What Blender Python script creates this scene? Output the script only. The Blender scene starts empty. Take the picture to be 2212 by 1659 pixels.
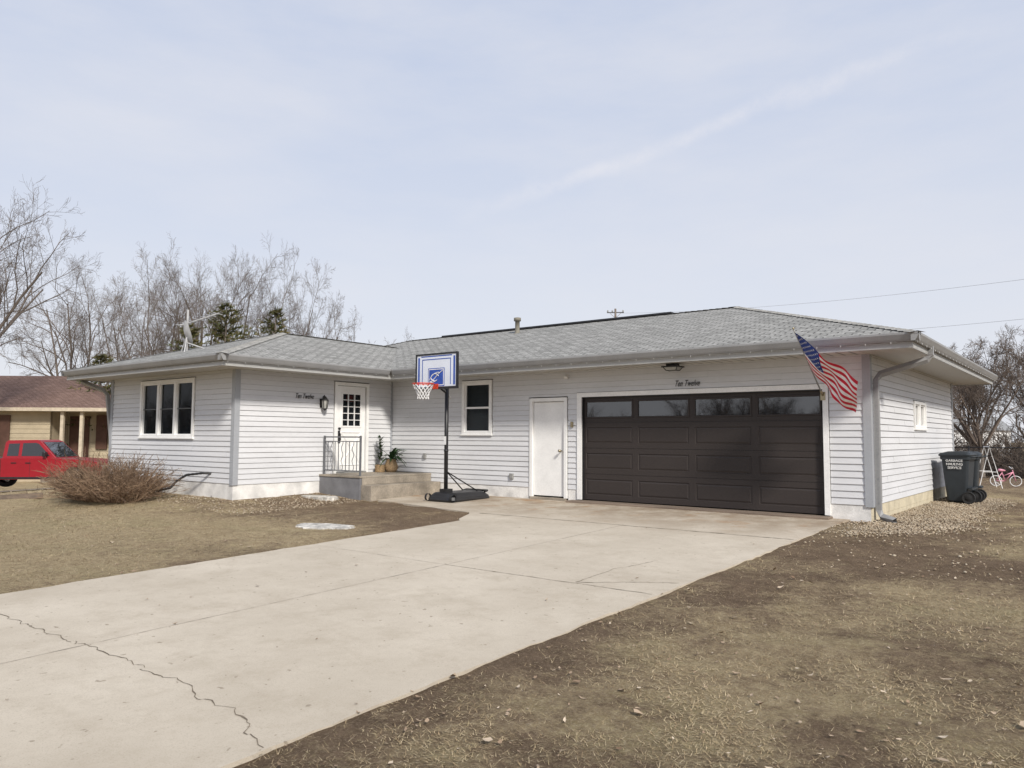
import bpy, bmesh, math, random
import numpy as np
from mathutils import Vector, Matrix, noise
random.seed(7); rs=np.random.RandomState(11)
scene=bpy.context.scene
scene.view_settings.view_transform='Standard'; scene.view_settings.look='None'; scene.view_settings.exposure=0
COL=scene.collection

# ---------------------------------------------------------------- materials
def nodes_mat(name):
    m=bpy.data.materials.new(name); m.use_nodes=True
    nt=m.node_tree; b=nt.nodes['Principled BSDF']; return m,nt,b
def M(name,col,rough=.6,metal=0.,nscale=6.,namt=.15,bump=0.,bscale=40.,spec=.4,nscale2=60.,namt2=.08,stretch=(1,1,1)):
    m,nt,b=nodes_mat(name); N=nt.nodes; L=nt.links
    tc=N.new('ShaderNodeTexCoord'); mp=N.new('ShaderNodeMapping'); mp.inputs['Scale'].default_value=stretch
    L.new(tc.outputs['Object'],mp.inputs[0])
    n1=N.new('ShaderNodeTexNoise'); n1.inputs['Scale'].default_value=nscale; n1.inputs['Detail'].default_value=6
    n2=N.new('ShaderNodeTexNoise'); n2.inputs['Scale'].default_value=nscale2; n2.inputs['Detail'].default_value=3
    L.new(mp.outputs[0],n1.inputs['Vector']); L.new(mp.outputs[0],n2.inputs['Vector'])
    r1=N.new('ShaderNodeMapRange'); r1.inputs[1].default_value=.3; r1.inputs[2].default_value=.7; r1.inputs[3].default_value=1-namt; r1.inputs[4].default_value=1+namt
    r2=N.new('ShaderNodeMapRange'); r2.inputs[1].default_value=.3; r2.inputs[2].default_value=.7; r2.inputs[3].default_value=1-namt2; r2.inputs[4].default_value=1+namt2
    L.new(n1.outputs[0],r1.inputs[0]); L.new(n2.outputs[0],r2.inputs[0])
    mu=N.new('ShaderNodeMath'); mu.operation='MULTIPLY'; L.new(r1.outputs[0],mu.inputs[0]); L.new(r2.outputs[0],mu.inputs[1])
    vm=N.new('ShaderNodeVectorMath'); vm.operation='SCALE'; vm.inputs[0].default_value=col; L.new(mu.outputs[0],vm.inputs['Scale'])
    L.new(vm.outputs[0],b.inputs['Base Color'])
    b.inputs['Roughness'].default_value=rough; b.inputs['Metallic'].default_value=metal
    b.inputs['Specular IOR Level'].default_value=spec
    if bump>0:
        n3=N.new('ShaderNodeTexNoise'); n3.inputs['Scale'].default_value=bscale; n3.inputs['Detail'].default_value=5
        L.new(mp.outputs[0],n3.inputs['Vector'])
        bp=N.new('ShaderNodeBump'); bp.inputs['Strength'].default_value=bump; bp.inputs['Distance'].default_value=.01
        L.new(n3.outputs[0],bp.inputs['Height']); L.new(bp.outputs[0],b.inputs['Normal'])
    return m
def island_mat(name,cols,rough=.8):
    m,nt,b=nodes_mat(name); N=nt.nodes; L=nt.links
    ge=N.new('ShaderNodeNewGeometry'); cr=N.new('ShaderNodeValToRGB')
    e=cr.color_ramp.elements
    while len(e)<len(cols): e.new(.5)
    for i,c in enumerate(cols): e[i].position=i/(len(cols)-1); e[i].color=(*c,1)
    L.new(ge.outputs['Random Per Island'],cr.inputs[0])
    n=N.new('ShaderNodeTexNoise'); n.inputs['Scale'].default_value=1.3
    tc=N.new('ShaderNodeTexCoord'); L.new(tc.outputs['Object'],n.inputs['Vector'])
    r=N.new('ShaderNodeMapRange'); r.inputs[1].default_value=.3; r.inputs[2].default_value=.7; r.inputs[3].default_value=.75; r.inputs[4].default_value=1.2
    L.new(n.outputs[0],r.inputs[0])
    v=N.new('ShaderNodeVectorMath'); v.operation='SCALE'; L.new(cr.outputs[0],v.inputs[0]); L.new(r.outputs[0],v.inputs['Scale'])
    L.new(v.outputs[0],b.inputs['Base Color']); b.inputs['Roughness'].default_value=rough; b.inputs['Specular IOR Level'].default_value=.2
    return m
def glass_mat(name,tint=(.02,.025,.03),clear=.55,ior=1.45,rip=.1):
    m,nt,b=nodes_mat(name); N=nt.nodes; L=nt.links
    b.inputs['Base Color'].default_value=(*tint,1); b.inputs['Roughness'].default_value=.03; b.inputs['IOR'].default_value=ior
    n=N.new('ShaderNodeTexNoise'); n.inputs['Scale'].default_value=1.4
    tc=N.new('ShaderNodeTexCoord'); L.new(tc.outputs['Object'],n.inputs['Vector'])
    bp=N.new('ShaderNodeBump'); bp.inputs['Strength'].default_value=rip; bp.inputs['Distance'].default_value=.02
    L.new(n.outputs[0],bp.inputs['Height']); L.new(bp.outputs[0],b.inputs['Normal'])
    tr=N.new('ShaderNodeBsdfTransparent'); tr.inputs[0].default_value=(.8,.83,.85,1)
    gl=N.new('ShaderNodeBsdfGlossy'); gl.inputs['Roughness'].default_value=.02; L.new(bp.outputs[0],gl.inputs['Normal'])
    fr=N.new('ShaderNodeFresnel'); fr.inputs[0].default_value=ior
    mx=N.new('ShaderNodeMixShader'); L.new(fr.outputs[0],mx.inputs[0]); L.new(tr.outputs[0],mx.inputs[1]); L.new(gl.outputs[0],mx.inputs[2])
    m2=N.new('ShaderNodeMixShader'); m2.inputs[0].default_value=clear; L.new(b.outputs[0],m2.inputs[1]); L.new(mx.outputs[0],m2.inputs[2])
    L.new(m2.outputs[0],N['Material Output'].inputs[0]); return m
def soffit_mat(name,axis):
    m,nt,b=nodes_mat(name); N=nt.nodes; L=nt.links
    tc=N.new('ShaderNodeTexCoord'); w=N.new('ShaderNodeTexWave'); w.wave_type='BANDS'; w.bands_direction=axis; w.inputs['Scale'].default_value=1.6
    L.new(tc.outputs['Object'],w.inputs['Vector'])
    cr=N.new('ShaderNodeValToRGB'); cr.color_ramp.elements[0].position=.0; cr.color_ramp.elements[1].position=.14
    cr.color_ramp.elements[0].color=(.14,.137,.128,1); cr.color_ramp.elements[1].color=(.50,.485,.45,1)
    L.new(w.outputs['Fac'],cr.inputs[0]); L.new(cr.outputs[0],b.inputs['Base Color'])
    bp=N.new('ShaderNodeBump'); bp.inputs['Strength'].default_value=.6; bp.inputs['Distance'].default_value=.01
    L.new(cr.outputs[0],bp.inputs['Height']); L.new(bp.outputs[0],b.inputs['Normal']); b.inputs['Roughness'].default_value=.6
    return m
def shingle_mat(name,c1,c2,mort):
    m,nt,b=nodes_mat(name); N=nt.nodes; L=nt.links
    uv=N.new('ShaderNodeUVMap'); br=N.new('ShaderNodeTexBrick')
    br.inputs['Scale'].default_value=1; br.inputs['Brick Width'].default_value=.28; br.inputs['Row Height'].default_value=.135
    br.inputs['Mortar Size'].default_value=.013; br.inputs['Mortar Smooth'].default_value=.3; br.inputs['Bias'].default_value=0
    br.inputs['Color1'].default_value=(*c1,1); br.inputs['Color2'].default_value=(*c2,1); br.inputs['Mortar'].default_value=(*mort,1)
    n0=N.new('ShaderNodeTexNoise'); n0.inputs['Scale'].default_value=1.2; L.new(uv.outputs[0],n0.inputs['Vector'])
    ad=N.new('ShaderNodeVectorMath'); ad.operation='MULTIPLY_ADD'; ad.inputs[1].default_value=(.02,.02,0); L.new(n0.outputs[1],ad.inputs[0]); L.new(uv.outputs[0],ad.inputs[2])
    L.new(ad.outputs[0],br.inputs['Vector'])
    n=N.new('ShaderNodeTexNoise'); n.inputs['Scale'].default_value=2.2; n.inputs['Detail'].default_value=8; n.inputs['Roughness'].default_value=.8; L.new(uv.outputs[0],n.inputs['Vector'])
    g2=N.new('ShaderNodeTexNoise'); g2.inputs['Scale'].default_value=16; g2.inputs['Detail'].default_value=5; L.new(uv.outputs[0],g2.inputs['Vector'])
    a=N.new('ShaderNodeMapRange'); a.inputs[1].default_value=.3; a.inputs[2].default_value=.7; a.inputs[3].default_value=.9; a.inputs[4].default_value=1.1; L.new(n.outputs[0],a.inputs[0])
    a2=N.new('ShaderNodeMapRange'); a2.inputs[1].default_value=.3; a2.inputs[2].default_value=.7; a2.inputs[3].default_value=.66; a2.inputs[4].default_value=1.34; L.new(g2.outputs[0],a2.inputs[0])
    mu=N.new('ShaderNodeMath'); mu.operation='MULTIPLY'; L.new(a.outputs[0],mu.inputs[0]); L.new(a2.outputs[0],mu.inputs[1])
    v=N.new('ShaderNodeVectorMath'); v.operation='SCALE'; L.new(br.outputs[0],v.inputs[0]); L.new(mu.outputs[0],v.inputs['Scale'])
    L.new(v.outputs[0],b.inputs['Base Color']); b.inputs['Roughness'].default_value=.95; b.inputs['Specular IOR Level'].default_value=.1
    bp=N.new('ShaderNodeBump'); bp.inputs['Strength'].default_value=.9; bp.inputs['Distance'].default_value=.015; bp.invert=True
    L.new(br.outputs['Fac'],bp.inputs['Height']); L.new(bp.outputs[0],b.inputs['Normal'])
    return m

m_siding=M('siding',(.615,.622,.64),.55,nscale=.8,namt=.06,nscale2=9,namt2=.03,stretch=(1,1,3))
m_lipshade=M('siding_lip_shade',(.43,.43,.44),.8)  # siding colour darkened for lap undersides; shade painted into the colour
m_trimgrey=M('trim_grey',(.34,.355,.38),.5,nscale=3,namt=.06)
m_white=M('white_paint',(.80,.80,.79),.45,nscale=4,namt=.05)
m_dirtywhite=M('foundation_white',(.68,.67,.65),.8,nscale=3,namt=.25,bump=.4,bscale=25)
m_block=M('foundation_block',(.56,.50,.37),.85,nscale=4,namt=.15,bump=.5,bscale=30)
m_gutter=M('gutter_grey',(.27,.272,.275),.45,nscale=3,namt=.08)
m_fascia=M('fascia',(.38,.38,.37),.5,nscale=3,namt=.06)
m_sofx=soffit_mat('soffit_front','X'); m_sofy=soffit_mat('soffit_side','Y')
m_roof=shingle_mat('shingles_grey',(.345,.342,.325),(.245,.243,.23),(.10,.099,.095))
m_roofbrown=shingle_mat('shingles_brown',(.225,.15,.125),(.17,.11,.09),(.08,.055,.045))
m_black=M('black_metal',(.018,.018,.02),.4,nscale=8,namt=.2)
m_dark=M('dark_interior',(.02,.02,.022),.9)
m_glass=glass_mat('window_glass',ior=1.22,clear=.7)
m_garglass=glass_mat('garage_glass',(.012,.014,.017),.15,ior=2.1,rip=.03)
m_curtain=M('curtain',(.10,.11,.115),.9,nscale=8,namt=.35,stretch=(3,3,.3))
m_blind=M('blind',(.16,.18,.19),.8,nscale=20,namt=.2,stretch=(.2,.2,3))
m_garage=M('garage_brown',(.038,.031,.029),.55,nscale=1.2,namt=.08,bump=.12,bscale=90,spec=.3,stretch=(.3,1,1))
m_concrete=M('porch_concrete',(.275,.24,.195),.9,nscale=3,namt=.3,bump=.5,bscale=60,nscale2=30,namt2=.15)
m_porchpaint=M('porch_grey_paint',(.17,.17,.18),.7,nscale=4,namt=.2,bump=.2)
m_rail=M('rail_grey',(.13,.135,.145),.55,nscale=10,namt=.1)
m_brass=M('brass',(.35,.3,.2),.35,metal=.8)
m_lampglass=M('lamp_glass',(.34,.34,.32),.2,nscale=12)
m_wood=M('weathered_wood',(.20,.155,.12),.85,nscale=5,namt=.3,bump=.5,stretch=(.3,3,3))
m_galv=M('galvanised',(.33,.33,.32),.5,metal=.4,nscale=10,namt=.15)
m_ant=M('antenna_grey',(.42,.42,.42),.5,nscale=10,namt=.15)
m_pipe=M('vent_pipe',(.20,.185,.15),.7,nscale=10,namt=.2)
m_bark=M('bark',(.155,.13,.11),.95,nscale=5,namt=.3,bump=.6,bscale=18,stretch=(1,1,.3))
m_twig=M('twigs',(.135,.112,.096),.95,nscale=.6,namt=.25)
m_twigr=M('twigs_brown',(.125,.098,.08),.95,nscale=.6,namt=.25)
m_bush=island_mat('shrub_twigs',[(.20,.13,.085),(.33,.235,.155),(.12,.075,.05),(.27,.19,.13)])
m_needle=island_mat('needles',[(.06,.075,.03),(.10,.10,.04),(.15,.12,.055),(.05,.065,.028)])
m_leafg=island_mat('house_plant_leaves',[(.03,.07,.03),(.05,.10,.04),(.04,.06,.02)],.5)
m_basket=M('woven_basket',(.36,.25,.14),.8,nscale=60,namt=.4,bump=.8,bscale=120)
m_grass=island_mat('dry_grass',[(.42,.33,.20),(.29,.21,.12),(.50,.41,.27),(.33,.265,.145),(.19,.13,.08)])
m_leaf=island_mat('dead_leaves',[(.36,.28,.20),(.25,.175,.115),(.50,.42,.32),(.20,.13,.08)])
m_gravel=island_mat('river_gravel',[(.32,.255,.175),(.43,.36,.265),(.24,.18,.125),(.47,.41,.32),(.29,.22,.15)])
m_red=M('red_paint',(.26,.010,.018),.35,spec=.4,nscale=3,namt=.06)
m_tyre=M('rubber',(.02,.02,.021),.8,nscale=10)
m_rim=M('rim_silver',(.5,.5,.52),.3,metal=.7)
m_chrome=M('chrome',(.5,.5,.52),.2,metal=.9)
m_carglass=glass_mat('car_glass',(.03,.035,.04),.15,ior=1.6)
m_tan=M('tan_siding',(.42,.355,.25),.8,nscale=2,namt=.1)
m_brown=M('brown_trim',(.10,.05,.035),.7)
m_cream=M('cream_trim',(.5,.43,.33),.7)
m_bin=M('bin_plastic',(.024,.030,.036),.5,nscale=5,namt=.15,bump=.1,bscale=200)
m_textw=M('white_lettering',(.72,.72,.72),.6)
m_blue=M('board_blue',(.03,.08,.36),.35); m_acryl=M('board_acrylic',(.62,.66,.74),.15,nscale=2,namt=.06,spec=.6)
m_orange=M('rim_orange',(.55,.05,.02),.4)
m_net=M('net_white',(.75,.75,.75),.8)
m_fred=M('flag_red',(.55,.012,.04),.75,nscale=10); m_fwhite=M('flag_white',(.80,.78,.79),.75,nscale=10); m_fblue=M('flag_blue',(.02,.045,.22),.75,nscale=10)
m_pink=M('pink_paint',(.60,.26,.34),.45)
m_stone=M('pale_slab',(.48,.46,.42),.95,nscale=7,namt=.45,bump=.8,bscale=20,nscale2=25,namt2=.3)
m_crack=M('crack_dark',(.16,.13,.095),.95,nscale=6,namt=.4)
m_joint=M('joint_dirt',(.28,.24,.19),.95,nscale=3,namt=.5)
m_green=island_mat('green_weed',[(.06,.16,.03),(.10,.22,.05)])

# ---------------------------------------------------------------- mesh builder
class MB:
    def __init__(s): s.v=[];s.f=[];s.mi=[];s.sm=[];s.uv=[];s.mats=[]
    def mid(s,m):
        if m not in s.mats: s.mats.append(m)
        return s.mats.index(m)
    def add(s,V,F,m,sm=False,uvs=None):
        o=len(s.v); k=s.mid(m); s.v.extend([tuple(p) for p in V])
        for i,f in enumerate(F):
            s.f.append([j+o for j in f]); s.mi.append(k); s.sm.append(sm); s.uv.append(uvs[i] if uvs else None)
    def quad(s,pts,m,uvs=None): s.add(pts,[list(range(len(pts)))],m,False,[uvs] if uvs else None)
    def box(s,x0,x1,y0,y1,z0,z1,m):
        V=[(x,y,z) for x in(x0,x1) for y in(y0,y1) for z in(z0,z1)]
        s.add(V,[(0,1,3,2),(4,6,7,5),(0,4,5,1),(2,3,7,6),(0,2,6,4),(1,5,7,3)],m)
    def obox(s,W,s0,s1,n0,n1,z0,z1,m):
        P,D,Nn=W
        V=[P+D*a+Nn*b+Vector((0,0,c)) for a in(s0,s1) for b in(n0,n1) for c in(z0,z1)]
        s.add(V,[(0,1,3,2),(4,6,7,5),(0,4,5,1),(2,3,7,6),(0,2,6,4),(1,5,7,3)],m)
    def sweep(s,pts,rad,n,m,sm=True,cap=False,phase=0.):
        pts=[Vector(p) for p in pts]
        if not hasattr(rad,'__len__'): rad=[rad]*len(pts)
        V=[];F=[]; K=len(pts)
        d0=(pts[-1]-pts[0])
        if d0.length<1e-6: d0=Vector((0,0,1))
        ref=Vector((0,0,1)) if abs(d0.normalized().z)<.9 else Vector((1,0,0))
        for i,p in enumerate(pts):
            t=(pts[min(i+1,K-1)]-pts[max(i-1,0)]).normalized()
            a=t.cross(ref)
            if a.length<1e-4: a=t.cross(Vector((0,1,0)))
            a.normalize(); b=t.cross(a)
            for j in range(n):
                th=phase+2*math.pi*j/n
                V.append(p+(a*math.cos(th)+b*math.sin(th))*rad[i])
        for i in range(K-1):
            for j in range(n):
                F.append((i*n+j,i*n+(j+1)%n,(i+1)*n+(j+1)%n,(i+1)*n+j))
        if cap: F.append(tuple(range(n))[::-1]); F.append(tuple((K-1)*n+j for j in range(n)))
        s.add(V,F,m,sm)
    def lathe(s,prof,c,n,m,axis='Z',sm=True):
        V=[];F=[];c=Vector(c)
        for r,h in prof:
            for j in range(n):
                t=2*math.pi*j/n; a,b=r*math.cos(t),r*math.sin(t)
                V.append(c+(Vector((a,b,h)) if axis=='Z' else Vector((a,h,b)) if axis=='Y' else Vector((h,a,b))))
        for i in range(len(prof)-1):
            for j in range(n): F.append((i*n+j,i*n+(j+1)%n,(i+1)*n+(j+1)%n,(i+1)*n+j))
        s.add(V,F,m,sm)
    def build(s,name,parent=None,origin=(0,0,0),bevel=0,label=None,kind=None):
        me=bpy.data.meshes.new(name); o=Vector(origin)
        me.from_pydata([(a-o.x,b-o.y,c-o.z) for a,b,c in s.v],[],s.f)
        for m in s.mats: me.materials.append(m)
        me.polygons.foreach_set('material_index',s.mi); me.polygons.foreach_set('use_smooth',s.sm)
        if any(u for u in s.uv):
            ul=me.uv_layers.new(name='UVMap')
            for i,p in enumerate(me.polygons):
                for q in range(p.loop_total):
                    if s.uv[i]: ul.data[p.loop_start+q].uv=s.uv[i][q]
        me.update()
        ob=bpy.data.objects.new(name,me); COL.objects.link(ob)
        if parent: ob.parent=parent
        if bevel:
            b=ob.modifiers.new('bevel','BEVEL'); b.width=bevel; b.segments=2; b.limit_method='ANGLE'; b.angle_limit=math.radians(40)
        if label: ob['label']=label
        if kind: ob['kind']=kind
        return ob
def root(name,loc,label,cat,rotz=0,group=None):
    e=bpy.data.objects.new(name,None); e.location=loc; e.rotation_euler=(0,0,rotz); e.empty_display_size=.3
    COL.objects.link(e); e['label']=label; e['category']=cat
    if group: e['group']=group
    return e
def top(ob,label,cat,group=None):
    ob['label']=label; ob['category']=cat
    if group: ob['group']=group
    return ob
def np_mesh(name,V,F,mat,label=None,kind='stuff'):
    me=bpy.data.meshes.new(name); nf=len(F); k=F.shape[1]
    me.vertices.add(len(V)); me.vertices.foreach_set('co',V.astype(np.float32).ravel())
    me.loops.add(nf*k); me.loops.foreach_set('vertex_index',F.astype(np.int32).ravel())
    me.polygons.add(nf); me.polygons.foreach_set('loop_start',np.arange(0,nf*k,k,dtype=np.int32))
    me.materials.append(mat); me.update(calc_edges=True); me.validate()
    ob=bpy.data.objects.new(name,me); COL.objects.link(ob)
    if kind: ob['kind']=kind
    if label: ob['label']=label
    return ob
def text_mesh(name,body,size,mat,matrix,parent,shear=0,spacing=1,offset=0,extrude=.003,line=1.):
    cu=bpy.data.curves.new(name,'FONT'); cu.body=body; cu.size=size; cu.shear=shear; cu.align_x='CENTER'; cu.align_y='CENTER'
    cu.space_character=spacing; cu.offset=offset; cu.extrude=extrude; cu.space_line=line
    t=bpy.data.objects.new(name+'_tmp',cu); COL.objects.link(t)
    dg=bpy.context.evaluated_depsgraph_get(); me=bpy.data.meshes.new_from_object(t.evaluated_get(dg))
    bpy.data.objects.remove(t); me.transform(matrix); me.materials.clear(); me.materials.append(mat)
    ob=bpy.data.objects.new(name,me); COL.objects.link(ob); ob.parent=parent; return ob

# ---------------------------------------------------------------- terrain function
def smt(x): x=max(0.,min(1.,x)); return x*x*(3-2*x)
def g(u,v):
    z=-.06+.025*max(-24.,min(0.,v))
    z-=min(.85,.066*max(0.,-16.8-u))
    z+=.14*smt((-9.6-u)/2.5)*smt((v+7.5)/3)
    z-=.04*smt(u/1.5)
    return z
def vb(u):
    if u<-9.65: return 0.
    t=(u+9.65)/3.95
    return -2.05-.75*t-.9*smt((t-.82)/.18)
def on_drive(u,v,m=0.):
    if -5.7+m<u<-.35-m and -25<v<0: return True
    if -9.65+m<u<=-5.7+m and vb(u)+m<v<0: return True
    return False
def in_house(u,v): return (-19<u<0 and -.0<v<8.2) or (-16.9<u<-11.37 and -4.46<v<0) or (-11.4<u<-9.65 and -2.25<v<0)
def soil(u,v):
    n=noise.noise(Vector((u*.45,v*.45,3.1)))*.8+noise.noise(Vector((u*1.7,v*1.7,1.)))*.55+noise.noise(Vector((u*4.1,v*4.1,7.)))*.35
    if u>-.5:
        s=.57+n*.8+.32*math.exp(-max(0,u+.35)/.8)
    else:
        s=.04+n*.55+.6*math.exp(-max(0,-5.7-u)/.45)
        s+=.66*smt((v+6.0)/2.8)*smt((u+13.5)/4)
        s+=.28*smt((v+6.8)/1.5)
    return max(0.,min(1.,s))

def axis(lo,hi,step,far):
    a=list(np.arange(lo,hi+1e-6,step)); d=step
    while a[-1]<far: d*=1.35; a.append(a[-1]+d)
    d=step
    while a[0]>-far: d*=1.35; a.insert(0,a[0]-d)
    return a
xs=axis(-24,8,.2,700); ys=axis(-14,9,.2,700)
V=[];S=[]
for y in ys:
    for x in xs:
        z=g(x,y)
        near=abs(x)<60 and abs(y)<60
        if on_drive(x,y,.08) or (-19<x<0 and 0<y<8.2): z-=.07
        elif near: z+=.018*noise.noise(Vector((x*1.3,y*1.3,0)))+.012*noise.noise(Vector((x*4,y*4,5)))-.005
        V.append((x,y,z)); S.append(soil(x,y) if near else .35)
nx=len(xs); F=[(j*nx+i,j*nx+i+1,(j+1)*nx+i+1,(j+1)*nx+i) for j in range(len(ys)-1) for i in range(nx-1)]
me=bpy.data.meshes.new('ground'); me.from_pydata(V,[],F); at=me.attributes.new('soil','FLOAT','POINT'); at.data.foreach_set('value',S)
me.polygons.foreach_set('use_smooth',[True]*len(F))
m,nt,b=nodes_mat('ground_soil_grass'); N=nt.nodes; L=nt.links
def rng(node,a,b_,c,d):
    r=N.new('ShaderNodeMapRange'); r.inputs[1].default_value=a; r.inputs[2].default_value=b_; r.inputs[3].default_value=c; r.inputs[4].default_value=d; L.new(node,r.inputs[0]); return r.outputs[0]
def nz(sc,det=6,rough=.6,vec=None):
    n=N.new('ShaderNodeTexNoise'); n.inputs['Scale'].default_value=sc; n.inputs['Detail'].default_value=det; n.inputs['Roughness'].default_value=rough; L.new(vec or tc.outputs['Object'],n.inputs['Vector']); return n.outputs[0]
def mix(f,a,b_):
    x=N.new('ShaderNodeMix'); x.data_type='RGBA'; L.new(f,x.inputs[0])
    for k,val in((6,a),(7,b_)):
        if isinstance(val,tuple): x.inputs[k].default_value=(*val,1)
        else: L.new(val,x.inputs[k])
    return x.outputs[2]
tc=N.new('ShaderNodeTexCoord'); A=N.new('ShaderNodeAttribute'); A.attribute_name='soil'
straw=mix(rng(nz(7,8,.8),.38,.62,0,1),(.50,.40,.245),(.30,.225,.13))
straw=mix(rng(nz(1.2,4),.48,.7,0,.5),straw,(.32,.28,.145))
straw=mix(rng(nz(45,6,.9),.50,.60,0,.75),straw,(.60,.50,.35))
straw=mix(rng(nz(38,6,.9),.54,.64,0,.65),straw,(.14,.10,.062))
dirt=mix(rng(nz(5,8,.75),.38,.62,0,1),(.205,.146,.098),(.115,.080,.053))
dirt=mix(rng(nz(1.4,5,.7),.45,.7,0,.6),dirt,(.26,.19,.126))
dirt=mix(rng(nz(50,6,.9),.51,.60,0,.8),dirt,(.36,.27,.185))
dirt=mix(rng(nz(33,6,.9),.54,.64,0,.6),dirt,(.06,.043,.030))
ms=N.new('ShaderNodeMath'); ms.operation='ADD'; L.new(A.outputs['Fac'],ms.inputs[0]); L.new(rng(nz(9,9,.88),.2,.8,-.8,.8),ms.inputs[1])
fac=rng(ms.outputs[0],.25,.80,0,1)
L.new(mix(fac,straw,dirt),b.inputs['Base Color']); b.inputs['Roughness'].default_value=1; b.inputs['Specular IOR Level'].default_value=.1
bp=N.new('ShaderNodeBump'); bp.inputs['Strength'].default_value=1; bp.inputs['Distance'].default_value=.05; L.new(nz(24,8,.9),bp.inputs['Height']); L.new(bp.outputs[0],b.inputs['Normal'])
me.materials.append(m); gr=bpy.data.objects.new('ground',me); COL.objects.link(gr); gr['kind']='structure'

# driveway
m,nt,b=nodes_mat('driveway_concrete'); N=nt.nodes; L=nt.links
tc=N.new('ShaderNodeTexCoord')
c=mix(rng(nz(.55,7,.7),.35,.65,0,1),(.555,.495,.405),(.455,.40,.32))
c=mix(rng(nz(2.4,9,.8),.48,.68,0,.6),c,(.38,.325,.25))
c=mix(rng(nz(110,3,.7),.52,.68,0,.55),c,(.32,.275,.215))
c=mix(rng(nz(17,2,.4),.71,.75,0,.7),c,(.23,.19,.14))
sx=N.new('ShaderNodeSeparateXYZ'); L.new(tc.outputs['Object'],sx.inputs[0])
near=rng(sx.outputs['Y'],-3.2,-.3,0,1)
nn=N.new('ShaderNodeMath'); nn.operation='MULTIPLY'; L.new(near,nn.inputs[0]); L.new(rng(nz(1.1,7,.75),.38,.6,.15,1),nn.inputs[1])
c=mix(nn.outputs[0],c,(.27,.205,.145))
n2=N.new('ShaderNodeMath'); n2.operation='MULTIPLY'; L.new(rng(sx.outputs['Y'],-3.0,-.2,0,1),n2.inputs[0]); L.new(rng(nz(1.7,6,.7),.56,.68,0,.8),n2.inputs[1])
c=mix(n2.outputs[0],c,(.33,.185,.085))
L.new(c,b.inputs['Base Color']); b.inputs['Roughness'].default_value=.92; b.inputs['Specular IOR Level'].default_value=.2
bp=N.new('ShaderNodeBump'); bp.inputs['Strength'].default_value=.5; bp.inputs['Distance'].default_value=.006; L.new(nz(60,8,.8),bp.inputs['Height']); L.new(bp.outputs[0],b.inputs['Normal'])
m_drive=m
mb=MB()
DZ=.012
def dz(u,v): return g(u,v)+DZ
def je(v,k): return .045*noise.noise(Vector((v*1.7,k,0)))+.03*noise.noise(Vector((v*6,k,2)))
rows=list(np.arange(-25,0.001,.125))
for i in range(len(rows)-1):
    a,c_=rows[i],rows[i+1]
    l0,l1=-5.7+je(a,1),-5.7+je(c_,1)
    if c_>-3.7: l1=-5.7
    if a>-3.7: l0=-5.7
    r0,r1=-.35+je(a,9),-.35+je(c_,9)
    p=[(l0,a,dz(-5.7,a)),(r0,a,dz(-.4,a)),(r1,c_,dz(-.4,c_)),(l1,c_,dz(-5.7,c_))]
    mb.quad(p,m_drive)
    q=lambda t:(t[0],t[1],t[2]-.1)
    mb.quad([p[1],q(p[1]),q(p[2]),p[2]],m_drive)
    if a<-3.7: mb.quad([p[0],p[3],q(p[3]),q(p[0])],m_drive)
cols=list(np.linspace(-9.65,-5.7,24))
for i in range(23):
    a,c_=cols[i],cols[i+1]
    for k in range(4):
        f0,f1=k/4,(k+1)/4
        P=[(a,vb(a)*(1-f0),0),(c_,vb(c_)*(1-f0),0),(c_,vb(c_)*(1-f1),0),(a,vb(a)*(1-f1),0)]
        P=[(x,y,dz(x,y)) for x,y,_ in P]; mb.quad(P,m_drive)
    P=[(a,vb(a),dz(a,vb(a))),(a,vb(a),dz(a,vb(a))-.1),(c_,vb(c_),dz(c_,vb(c_))-.1),(c_,vb(c_),dz(c_,vb(c_)))]; mb.quad(P,m_drive)
drv=mb.build('driveway',kind='structure')
def ribbon(mb,pts,w,m,jit,step=.04,var=.6,seed=0):
    out=[]
    for i in range(len(pts)-1):
        a,b_=Vector(pts[i]),Vector(pts[i+1]); n=max(2,int((b_-a).length/step))
        for k in range(n): out.append(a.lerp(b_,k/n))
    out.append(Vector(pts[-1])); R=[]
    for i,p in enumerate(out):
        q=Vector((p.x*2.2,p.y*2.2,seed))
        j=Vector((noise.noise(q),noise.noise(q+Vector((9,9,9)))))*jit+Vector((noise.noise(q*5),noise.noise(q*5+Vector((4,4,4)))))*jit*.3
        c_=p+j; d=(out[min(i+1,len(out)-1)]-out[max(i-1,0)]).normalized(); n_=Vector((-d.y,d.x))
        ww=w*(1-var+2*var*abs(noise.noise(q*4.3+Vector((1,7,3)))))*.5
        R.append((c_-n_*ww,c_+n_*ww))
    for i in range(len(R)-1):
        P=[R[i][0],R[i+1][0],R[i+1][1],R[i][1]]
        mb.quad([(p.x,p.y,dz(p.x,p.y)+.004) for p in P],m)
def crack(*a,**k): mb=MB(); ribbon(mb,*a,**k); mb.build('crack',drv)
crack([(-5.65,-10.95),(-4.8,-10.9),(-3.3,-10.9),(-2.1,-10.85),(-.4,-11.1)],.010,m_crack,.17,seed=1)
crack([(-3.1,-6.85),(-.4,-6.85)],.012,m_crack,.02,seed=2)
crack([(-6.1,-2.7),(-.4,-2.7)],.028,m_crack,.03,seed=3)
crack([(-3.1,-2.8),(-3.1,-14)],.009,m_joint,.006,seed=4)
crack([(-5.65,-6.8),(-3.1,-6.85)],.007,m_joint,.01,seed=5)
crack([(-1.2,-5.2),(-1.35,-5.9),(-1.3,-6.8)],.008,m_crack,.08,seed=6)
crack([(-1.3,-6.8),(-.9,-6.5),(-.4,-6.2)],.014,m_crack,.06,seed=7)
crack([(-7.6,-.1),(-7.6,-2.4)],.008,m_joint,.01,seed=8)

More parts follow.
